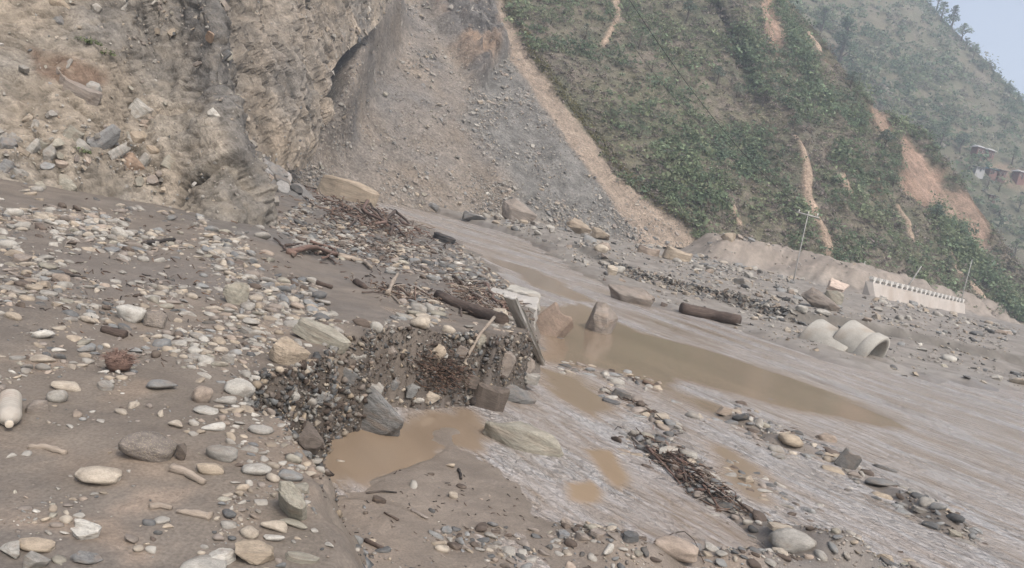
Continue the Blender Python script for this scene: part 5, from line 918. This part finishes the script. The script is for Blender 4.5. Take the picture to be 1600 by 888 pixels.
def cable(label, p, r, sag):
    p = [np.array(q_) for q_ in p]; P = []
    for k in range(25): u = k/24; P.append(p[0]*(1-u)+p[1]*u-np.array([0, 0, sag*4*u*(1-u)]))
    V, T = tube(P, r, 6); tag(put('power_cable', raw_mesh('power_cable', V, T), mcable), label, 'cable', 'cables hanging over the slope')
cable('thick dark cable crossing the upper green slope', (atY(955,-45,34), ptop), .013, .9); cable('thin cable below the thick dark one', (atY(905,-45,36), ptop-[0, 0, .4]), .006, 1.1)
# ================================================================ CONCRETE PIPES
def pipe(label, pa, pb, Ya, Yb, r, bury, bell):
    a, b_ = hit(*pa), hit(*pb); a = atY(*pa, Ya); b_ = atY(*pb, Yb); ax = Vector(b_-a); Lp = ax.length; t = thing('concrete_pipe', label, 'pipe', tuple(a)); t.rotation_euler = ax.to_track_quat('Z', 'Y').to_euler()
    V, Q_ = lathe([(r*.86, 0), (r*.97, 0), (r, .04), (r, Lp*.5), (r, Lp-.30), (r, Lp-.02), (r*.98, Lp), (r*.86, Lp), (r*.84, Lp*.5), (r*.86, 0)], 40); put('barrel', raw_mesh('barrel', V, Q_[:, ::-1]), mconc, t)
    if bell:
        V, Q_ = lathe([(r+.002, Lp-.34), (r*1.07, Lp-.28), (r*1.10, Lp-.03), (r*1.08, Lp+.01), (r*.90, Lp+.01), (r*.88, Lp-.03), (r*.861, Lp-.2)], 40); put('collar', raw_mesh('collar', V, Q_[:, ::-1]), mconc, t)
    return t
pipe('left concrete pipe, half buried with its near end in silt', (1264,530), (1322,568), 23.4, 22.5, .72, .3, False)
pipe('right concrete pipe with a collar round its open dark end', (1314,530), (1364,562), 22.9, 22.2, .68, .3, True)
# ================================================================ CONCRETE PIECES
def slab_block(name, label, cat, pts_px, Y0, thick, m, parts=None):
    """thick plate whose four top corners are seen at photo pixels (px,py,Y)"""
    P = [atY(x, y, Y) for x, y, Y in pts_px]; c = sum(P)/4; bm = bmesh.new(); top = [bm.verts.new(p-c) for p in P]; nrm = np.cross(P[1]-P[0], P[3]-P[0]); nrm /= np.linalg.norm(nrm); nrm *= np.sign(nrm[2]) if abs(nrm[2]) > .2 else (-1 if nrm[1] > 0 else 1)
    bot = [bm.verts.new(p-c-nrm*thick) for p in P]; bm.faces.new(top); bm.faces.new(bot[::-1])
    for k in range(4): bm.faces.new((bot[k], bot[(k+1) % 4], top[(k+1) % 4], top[k]))
    bmesh.ops.recalc_face_normals(bm, faces=bm.faces[:]); bmesh.ops.subdivide_edges(bm, edges=bm.edges[:], cuts=5, use_grid_fill=True)
    for v in bm.verts: v.co += Vector((rng.normal(0, .012), rng.normal(0, .012), rng.normal(0, .012)))
    bmesh.ops.bevel(bm, geom=[e for e in bm.edges if len(e.link_faces) == 2 and e.calc_face_angle(0) > .8], offset=.02, segments=1, affect='EDGES'); bmesh.ops.triangulate(bm, faces=bm.faces[:])
    return tag(put(name, bm_mesh(name, bm), m, None, tuple(c)), label, cat)
mpale = mat('pale_concrete', src=(.35,.33,.30), rough=.9, var=.15, vscale=3, bump=.4, bscale=14, stain=(.26,.21,.165), stain_amt=.45, sscale=2.5, fine=(30., .1))
slab_block('concrete_slab', 'broken pale concrete slab at the water edge of the terrace', 'slab', [(757,446,14.6),(842,466,14.0),(838,482,13.1),(775,470,13.4)], 14, .55, mpale)
slab_block('concrete_slab', 'second smaller piece of the broken slab towards the water', 'slab', [(800,443,15.3),(845,458,14.8),(842,466,14.2),(790,452,14.8)], 14, .4, mconc)
pa, pb = hit(838,556), atY(797,462,9.6); ax_ = Vector(pb-pa); bm = bmesh.new(); box_into(bm, (0, 0, ax_.length/2-.1), (.15, .06, ax_.length+.2), None, .008); bmesh.ops.subdivide_edges(bm, edges=bm.edges[:], cuts=3, use_grid_fill=True)
for v in bm.verts: v.co += Vector((.012*rng.normal(), .006*rng.normal(), 0))
tag(put('wooden_plank', bm_mesh('wooden_plank', bm), mat('grey_wood', src=(.42,.40,.37), rough=.85, var=.25, vscale=4, bump=.35, bscale=12, stretch=((0,0,0),(8,8,1)), stain=(.18,.15,.12), stain_amt=.4), None, tuple(pa), ax_.to_track_quat('Z', 'Y').to_euler()), 'grey weathered plank standing on end at the nose of the bank', 'plank')
slab_block('concrete_fragment', 'tilted pale slab standing on the far flats left of the wall', 'slab', [(1300,434,46),(1328,446,46),(1318,454,45),(1296,446,45.4)], 46, .35, pmat('pinkish_plaster', (.42,.34,.28)))
# mound of rock below the tilted slab
B('boulder', 'rubble block of earth and stone beside the tilted slab', 'boulder', 1285, 484, 62, 26, 'bould', 4, 'brown grey', -15, 8, .6, .3); B('boulder', 'pale jagged rock on top of the rubble block', 'boulder', 1302, 474, 30, 22, 'bould', 1, 'olive grey', -30, 12, .6, .2)
# dark layered rock behind the corner of the bluff
p0 = hit(440,300); t = thing('layered_rock', 'dark layered slate outcrop behind the corner of the bluff', 'rock', tuple(p0))
for k in range(60):
    V, T = BSLB[k % 5]; u = k/60.; me = raw_mesh('slate_layer', V*np.array([.95+rng.normal(0, .2), .7, .10]), T, None, False); o = put('slate_layer', me, mfrag, t, (-1.9+1.9*u*1.6+rng.normal(0, .2), 1.5-1.7*u+rng.normal(0, .6), 1.35*(1-u)**1.2+rng.normal(0, .15)-.1), (rng.normal(.1, .08), .55+rng.normal(0, .1), rng.normal(-.5, .2))); o.color = (*(np.array([.15,.144,.135])*(1+.35*rng.normal())), 1)
# ================================================================ TYRE
p = hit(692, 379); r = .42; prof = [(r*.55, -.10), (r*.62, -.13), (r*.85, -.14), (r*.97, -.115), (r, -.08), (r*.985, -.05), (r*.985, -.035), (r, -.03), (r, .03), (r*.985, .035), (r*.985, .05), (r, .08), (r*.97, .115), (r*.85, .14), (r*.62, .13), (r*.55, .10), (r*.6, 0), (r*.55, -.10)]
V, Q_ = lathe(prof, 40); t = put('old_tyre', raw_mesh('old_tyre', V, Q_), mat('tyre_rubber', src=(.035,.034,.034), rough=.8, var=.25, vscale=6, bump=.4, bscale=30, stain=(.16,.13,.105), stain_amt=.5), None, (p[0], p[1]+.2, p[2]+.13), (math.radians(2), math.radians(7), .3)); tag(t, 'old black tyre lying at the water edge on the terrace', 'tyre')
bm = bmesh.new()
lug = bmesh.new(); box_into(lug, (0, 0, 0), (.022, .05, .05)); lme = bm_mesh('tread_lug', lug); allv = []
for k in range(40):
    a = 2*math.pi*k/40
    for zz in (-.085, .085): box_into(bm, (r*math.cos(a), r*math.sin(a), zz), (.03, .035, .05), Matrix.Rotation(a, 3, 'Z'))
put('tread', bm_mesh('tread', bm), t.data.materials[0], t)['kind'] = 'stuff'
# ================================================================ PLASTIC BOTTLE
p = hit(15, 652); mbot = mat('dusty_plastic', src=(.36,.325,.275), rough=.45, spec=.4, var=.16, vscale=9, bump=.15, bscale=26, stain=(.27,.21,.165), stain_amt=.6, sscale=7)
t = thing('plastic_bottle', 'mud covered plastic bottle lying at the left edge with its cap towards the viewer', 'bottle', (p[0]-.005, p[1], p[2]+.038)); t.rotation_euler = Vector(hit(13,675)-hit(15,622)).to_track_quat('Z', 'Y').to_euler()
pr = [(0, -.16), (.036, -.16), (.047, -.152)]; 
for k in range(8): z_ = -.14+k*.026; pr += [(.049, z_), (.0465, z_+.008), (.0465, z_+.012), (.049, z_+.02)]
pr += [(.049, .075), (.046, .10), (.034, .128), (.019, .145), (.0145, .152), (.0145, .162), (.018, .163), (.018, .167), (.0142, .168), (.0142, .18)]
V, Q_ = lathe(pr, 28); V = V*np.array([1, .9, 1]); put('bottle_body', raw_mesh('bottle_body', V, Q_[:, ::-1]), mbot, t); V, Q_ = lathe([(.0, .188), (.014, .188), (.0165, .186), (.0168, .170), (.0145, .169)], 20); put('cap', raw_mesh('cap', V, Q_), pmat('cap_plastic', (.48,.42,.34)), t)
# ================================================================ WOOD
mwood = mat('driftwood', src='obj', rough=.9, var=.3, vscale=4, bump=.5, bscale=10, stretch=((0,0,0),(1.2,1.2,9)), stain=(.17,.135,.11), stain_amt=.4, bdist=.04)
WC = {'dark brown': (.075,.055,.045), 'brown': (.14,.095,.07), 'reddish brown': (.15,.098,.078), 'pale': (.27,.225,.18), 'grey': (.23,.20,.175), 'black': (.04,.035,.032)}
def stick(name, label, cat, pxs, r0, r1, col, lift=.5, m=None, bend=.02, seg=8, group=None, zup=None):
    """branch lying along photo pixels, radius in photo pixels"""
    P = [hit(*q_) for q_ in pxs]; k = (P[0]-EY)@FW/F; R0, R1 = r0*k, r1*k; base = P[0].copy(); pts = []
    for i in range(len(P)-1):
        for u in np.linspace(0, 1, 5)[:(5 if i == len(P)-2 else 4)]: q_ = P[i]*(1-u)+P[i+1]*u; pts.append(q_+rng.normal(0, bend*np.linalg.norm(P[-1]-P[0])*.25, 3)*[1, 1, .3])
    pts = np.array(pts); pts[:, 2] += R0*lift
    if zup is not None: pts[:, 2] += np.interp(np.linspace(0, 1, len(pts)), [0, .5, 1], zup)
    rad = np.linspace(R0, R1, len(pts))*np.clip(1+(.17 if r0 < 6 else .05)*rng.normal(size=len(pts)), .6, 1.4); V, T = tube(pts-base, rad, seg); dd = V-np.repeat(np.r_[pts-base], seg, 0)[:len(V)] if False else 0
    o = put(name, raw_mesh(name, V, T), m or mwood, None, tuple(base)); o.color = (*WC[col], 1); return tag(o, label, cat, group)
stick('driftwood_log', 'long dark log lying on the bank top beside the twig pile', 'log', [(683,466),(730,487),(786,507)], 8, 10, 'dark brown', .6, seg=14)
stick('driftwood_log', 'dark brown timber trunk at the far waterline', 'log', [(1063,489),(1110,499),(1153,508)], 10, 9, 'dark brown', .7, seg=14, bend=.004)
t_ = stick('driftwood_log', 'short dark stick stub on top of the timber trunk', 'log', [(1100,486),(1103,498)], 2, 2, 'black', 3)
B('driftwood_log', 'thick brown split log chunk at the foot of the bank', 'log', 752, 640, 82, 58, 'bslb', 3, 'dark brown', -34, 10, .45, .12, mwood)
stick('driftwood_log', 'dark rotten wood under the split log chunk', 'log', [(735,628),(790,634)], 9, 6, 'black', .3)
stick('driftwood_log', 'black branch lying across the cobble field', 'log', [(222,385),(245,381),(272,377)], 4, 3, 'black', .8)
stick('driftwood_log', 'pale forked driftwood in two pieces on the near mud', 'log', [(233,795),(250,793),(268,797)], 6, 4, 'pale', .5)
stick('driftwood_log', 'pale driftwood stump right of the forked piece', 'log', [(276,801),(300,804),(330,810)], 4, 8, 'pale', .5)
stick('driftwood_log', 'cream driftwood stick on the mud below the bottle', 'log', [(43,700),(70,700),(103,710)], 4, 5, 'pale', .5)
stick('driftwood_log', 'splintered pale wood beside the speckled boulder', 'log', [(268,735),(290,742),(318,758)], 8, 5, 'pale', .5)
stick('driftwood_log', 'dark twisted stick on the cobble field at left', 'log', [(65,422),(100,430),(132,437)], 3, 2, 'black', .7)
stick('driftwood_log', 'brown knotted root in the cobble field', 'log', [(160,518),(178,523),(196,528)], 6, 8, 'dark brown', .6)
stick('branch', 'reddish branch with pale broken end on the grey mud', 'branch', [(450,396),(490,400),(528,402)], 4, 4, 'reddish brown', 1, zup=(0, .12, 0)); stick('branch', 'pale crooked end of the reddish branch', 'branch', [(528,404),(550,408),(567,412),(580,422)], 6, 2, 'pale', .6)
stick('branch', 'forked branch arching over the debris at the waterline', 'branch', [(600,348),(615,340),(640,352)], 3, 2, 'dark brown', 1, zup=(0, .25, 0)); stick('branch', 'long reddish branch by the waterline left of the tyre', 'branch', [(625,350),(655,362),(650,360)], 3, 2, 'reddish brown', .8)
stick('branch', 'pale thin pole leaning down the cut bank', 'branch', [(768,515),(745,545),(718,585)], 3, 2.5, 'pale', 2, bend=.004, zup=(.1, .12, .04)); stick('branch', 'curved pale branch standing in the leaf litter', 'branch', [(605,462),(612,452),(619,446)], 4, 2.5, 'pale', 1, zup=(0, .12, .16))
stick('branch', 'dark cable like branch arching before the flat brown boulder', 'branch', [(1020,852),(1050,849),(1080,862),(1100,885)], .9, .7, 'dark brown', 1, zup=(.02, .12, .02)); stick('branch', 'dark stick alone in the middle of the mud', 'branch', [(716,735),(719,742),(720,750)], 2.5, 2, 'black', .8)
stick('branch', 'thin dark twig lying on the mud under the puddle', 'branch', [(572,772),(595,769),(620,771)], 2, 1.5, 'black', .8); stick('branch', 'small brown twig on the lower mud', 'branch', [(600,802),(622,814)], 1.5, 2.2, 'dark brown', .8)
stick('branch', 'pale stick with broken tip on the lower mud', 'branch', [(642,798),(655,805),(668,812)], 3, 2, 'grey', .6); stick('branch', 'dark driftwood lump at the bottom of the mud', 'branch', [(570,846),(598,860)], 4, 3.5, 'dark brown', .6)
stick('branch', 'long thin dark branch at the right shallows edge', 'branch', [(1290,668),(1295,700)], 1., .8, 'black', 1); stick('branch', 'flat dark wood on the mud by the terrace edge', 'branch', [(484,512),(505,520)], 5, 4, 'dark brown', .5) if False else None
stick('driftwood_log','dark wood lump on the grey mud strip','log',[(556,443),(571,452)],5,4,'dark brown',.5); stick('driftwood_log','weathered dark root on the mud below the red branch','log',[(483,440),(500,447),(518,452)],5,3,'dark brown',.6); stick('driftwood_log','brown root lump left of the red branch','log',[(448,396),(462,402)],6,5,'reddish brown',.6)
stick('driftwood_log','flat dark drift on the first bar at its left end','log',[(893,572),(930,576)],4,3,'black',.4); stick('driftwood_log','brown drift strip in the water past the first bar','log',[(1004,597),(1034,608)],3.5,2,'brown',.4); stick('driftwood_log','dark drift end left of the brown strip','log',[(966,588),(992,596)],3.5,3,'dark brown',.5)
# driftwood pile: countable sticks in the shallows and on the bank
dir_ = ['left end','upper left','top','upper right','right end','lower right','bottom','lower left','middle']
def pile(cx, cy, ax, ay, n_, ang, lmin, lmax, rr_, nm, where_, cols):
    for k in range(n_):
        u, v = rng.normal(0, .45, 2); x_, y_ = cx+ax*u, cy+ay*u*(.55)+v*ay*.6; a = math.radians(ang+rng.normal(0, 28)); l_ = rng.uniform(lmin, lmax)/2; q0, q1 = (x_-l_*math.cos(a), y_-l_*math.sin(a)), (x_+l_*math.cos(a), y_+l_*math.sin(a)); c_ = cols[k % len(cols)]
        sct = (math.atan2(y_-cy, x_-cx)+math.pi)/(2*math.pi)*8; d_ = dir_[int(sct) % 8] if math.hypot(x_-cx, y_-cy) > ax*.2 else 'middle'
        o = stick('driftwood_stick', '%s stick at the %s of the %s' % (c_, d_, where_), 'stick', [q0, ((q0[0]+q1[0])/2, (q0[1]+q1[1])/2-1), q1], rng.uniform(*rr_), rng.uniform(*rr_)*.6, c_, rng.uniform(.5, 3), seg=6, group='sticks of the '+where_)
        PL.setdefault((where_, d_, c_), []).append((x_, o))
PL = {}
pile(1072, 735, 55, 30, 40, 30, 30, 84, (1.1, 3.2), 'x', 'driftwood pile in the shallows', ['dark brown', 'reddish brown', 'brown', 'black', 'grey'])
pile(1130, 785, 45, 30, 20, 40, 24, 60, (1., 2.4), 'x', 'driftwood tail', ['brown', 'dark brown', 'reddish brown', 'grey'])
pile(760, 472, 55, 26, 30, 20, 20, 55, (1.2, 2.8), 'x', 'bank twig pile', ['dark brown', 'reddish brown', 'grey', 'brown', 'pale'])
pile(640, 462, 60, 16, 16, 15, 18, 40, (1.2, 2.2), 'x', 'mud litter strip', ['pale', 'brown', 'dark brown'])
pile(500, 395, 50, 14, 14, 5, 16, 45, (1.5, 3.), 'x', 'red branch tangle', ['reddish brown', 'dark brown', 'grey'])
pile(560, 340, 80, 26, 26, 20, 22, 60, (1., 2.2), 'x', 'upstream drift line', ['dark brown', 'reddish brown', 'grey', 'brown'])
for (w_, d_, c_), L_ in PL.items():
    L_.sort(key=lambda q_: q_[0])
    for k, (_, o) in enumerate(L_):
        o['label'] = '%s stick, %s of the %s' % (c_, d_, w_)+('' if len(L_) == 1 else ', '+('rightmost' if k == len(L_)-1 else ['leftmost', 'second from left', 'third from left', 'fourth from left', 'fifth from left'][min(k, 4)]))
# twig litter that nobody could count
def twigs(label, cx, cy, ax, ay, slope, n_, lpx, rpx, cols, zr, face=False):
    VV, TT, CC, o_ = [], [], [], 0
    for k in range(n_):
        u, v = rng.normal(0, .5, 2); p = hit(cx+ax*u, cy+ay*v+slope*ax*u); kk = (p-EY)@FW/F; l_ = rng.uniform(.4, 1)*lpx*kk; a = rng.normal(-.35, .7); e = np.array([math.cos(a), math.sin(a), rng.normal(0, .35)])*l_/2; p = p+[0, 0, rng.uniform(.2, 1)*zr*kk]
        V, T = tube([p-e, p+rng.normal(0, .1*l_, 3), p+e], [rpx*kk, rpx*kk*.9, rpx*kk*.5], 4, False); VV.append(V); TT.append(T+o_); o_ += len(V); CC.append(np.repeat(np.array([WC[cols[k % len(cols)]]])*(1+.2*rng.normal()), len(V), 0))
    tag(put('twig_litter', raw_mesh('twig_litter', np.concatenate(VV), np.concatenate(TT), np.clip(np.concatenate(CC), .02, .5)), mstone_s), label, kind='stuff')
twigs('heap of fine roots and twigs in the hollow of the bank', 690, 596, 40, 26, .1, 420, 26, .9, ['dark brown', 'reddish brown', 'black', 'brown'], 26)
twigs('fine twigs tangled on the bank by the concrete slab', 755, 470, 65, 22, .35, 300, 24, .8, ['dark brown', 'reddish brown', 'grey', 'brown', 'pale'], 8); twigs('leaf and twig litter on the mud strip', 640, 460, 85, 14, .25, 260, 12, .9, ['brown', 'dark brown', 'grey', 'pale', 'black'], 3)
twigs('dark drift matted on the terrace by the red branch', 560, 385, 110, 30, .35, 500, 13, .8, ['dark brown', 'black', 'brown', 'grey'], 3); twigs('fine drift along the upstream waterline', 580, 345, 110, 24, .4, 520, 16, .9, ['dark brown', 'grey', 'reddish brown', 'brown'], 5); twigs('fine drift among the shallows driftwood', 1080, 740, 80, 26, .6, 320, 24, .8, ['dark brown', 'reddish brown', 'brown', 'black', 'grey'], 8)
twigs('fine drift on the first bar', 985, 628, 60, 14, .45, 90, 16, .8, ['dark brown', 'black', 'brown'], 3); twigs('chips of wood on the cobble field', 230, 450, 260, 120, 0, 260, 16, 1.1, ['dark brown', 'black', 'brown', 'grey'], 2); twigs('chips of drift on the near mud', 800, 800, 320, 90, 0, 150, 9, .8, ['dark brown', 'black'], 1.5)
twigs('fine drift at the water end of the bank', 862, 612, 22, 10, .2, 60, 22, .9, ['dark brown', 'pale', 'brown'], 5)
# brown fibre clump and rusty stump
def shaggy(name, label, cat, px, py, rpx, col, n_, hpx):
    p = hit(px, py); kk = (p-EY)@FW/F; R_0 = rpx*kk; V, T = ICO[2]; t = thing(name, label, cat, tuple(p)); V = V*np.array([2, 1.6, hpx/rpx])*R_0*.9; V = V*(1+.12*vn(V*60, 3))[:, None]; o = put('core', raw_mesh('core', V, T), mwood, t, (0, R_0*.7, hpx*kk*.4)); o.color = (*WC[col], 1); VV, TT, o_ = [], [], 0
    for k in range(n_):
        d_ = rng.normal(size=3); d_ /= np.linalg.norm(d_); d_[2] = abs(d_[2]); s_ = d_*np.array([1, .8, hpx/rpx*.5])*R_0*.85; e = s_+(d_*.35+rng.normal(0, .5, 3)*[1, 1, .5])*R_0*.42; v, t_ = tube([s_*.8, (s_+e)/2+rng.normal(0, .08*R_0, 3), e], [.5*kk, .5*kk, .3*kk], 3, False); VV.append(v+[0, R_0*.7, hpx*kk*.4]); TT.append(t_+o_); o_ += len(v)
    f = put('fibres', raw_mesh('fibres', np.concatenate(VV), np.concatenate(TT)), mwood, t); f.color = (*(np.array(WC[col])*1.5), 1); f['kind'] = 'stuff'
shaggy('fibre_clump', 'round clump of brown root fibres in the cobble field', 'root clump', 173, 583, 24, 'reddish brown', 260, 36)
B('rotten_stump', 'rusty brown rounded stump under the corner of the cut bank', 'stump', 484, 714, 50, 60, 'bould', 4, 'dark brown', 40, 14, .8, .15, mwood)
# ================================================================ HAZE
bm = bmesh.new(); box_into(bm, (60, 200, 58), (700, 900, 134)); hz = put('haze', bm_mesh('haze', bm), None)
mz = bpy.data.materials.new('haze'); mz.use_nodes = True; nt = mz.node_tree
for n in list(nt.nodes):
    if n.type == 'BSDF_PRINCIPLED': nt.nodes.remove(n)
pv = N(nt, 'ShaderNodeVolumePrincipled'); pv.inputs['Color'].default_value = (.80, .90, 1, 1); pv.inputs['Density'].default_value = .0015; pv.inputs['Anisotropy'].default_value = .2
nt.links.new(pv.outputs[0], nt.nodes['Material Output'].inputs['Volume']); hz.data.materials.append(mz); tag(hz, 'thin pale blue haze in the valley air', kind='stuff')
print('MAXZ', max((o.matrix_world @ Vector(c)).z for o in SC.objects if o.type == 'MESH' and o != hz for c in o.bound_box), 'tris', sum(len(o.data.polygons) for o in SC.objects if o.type == 'MESH'))
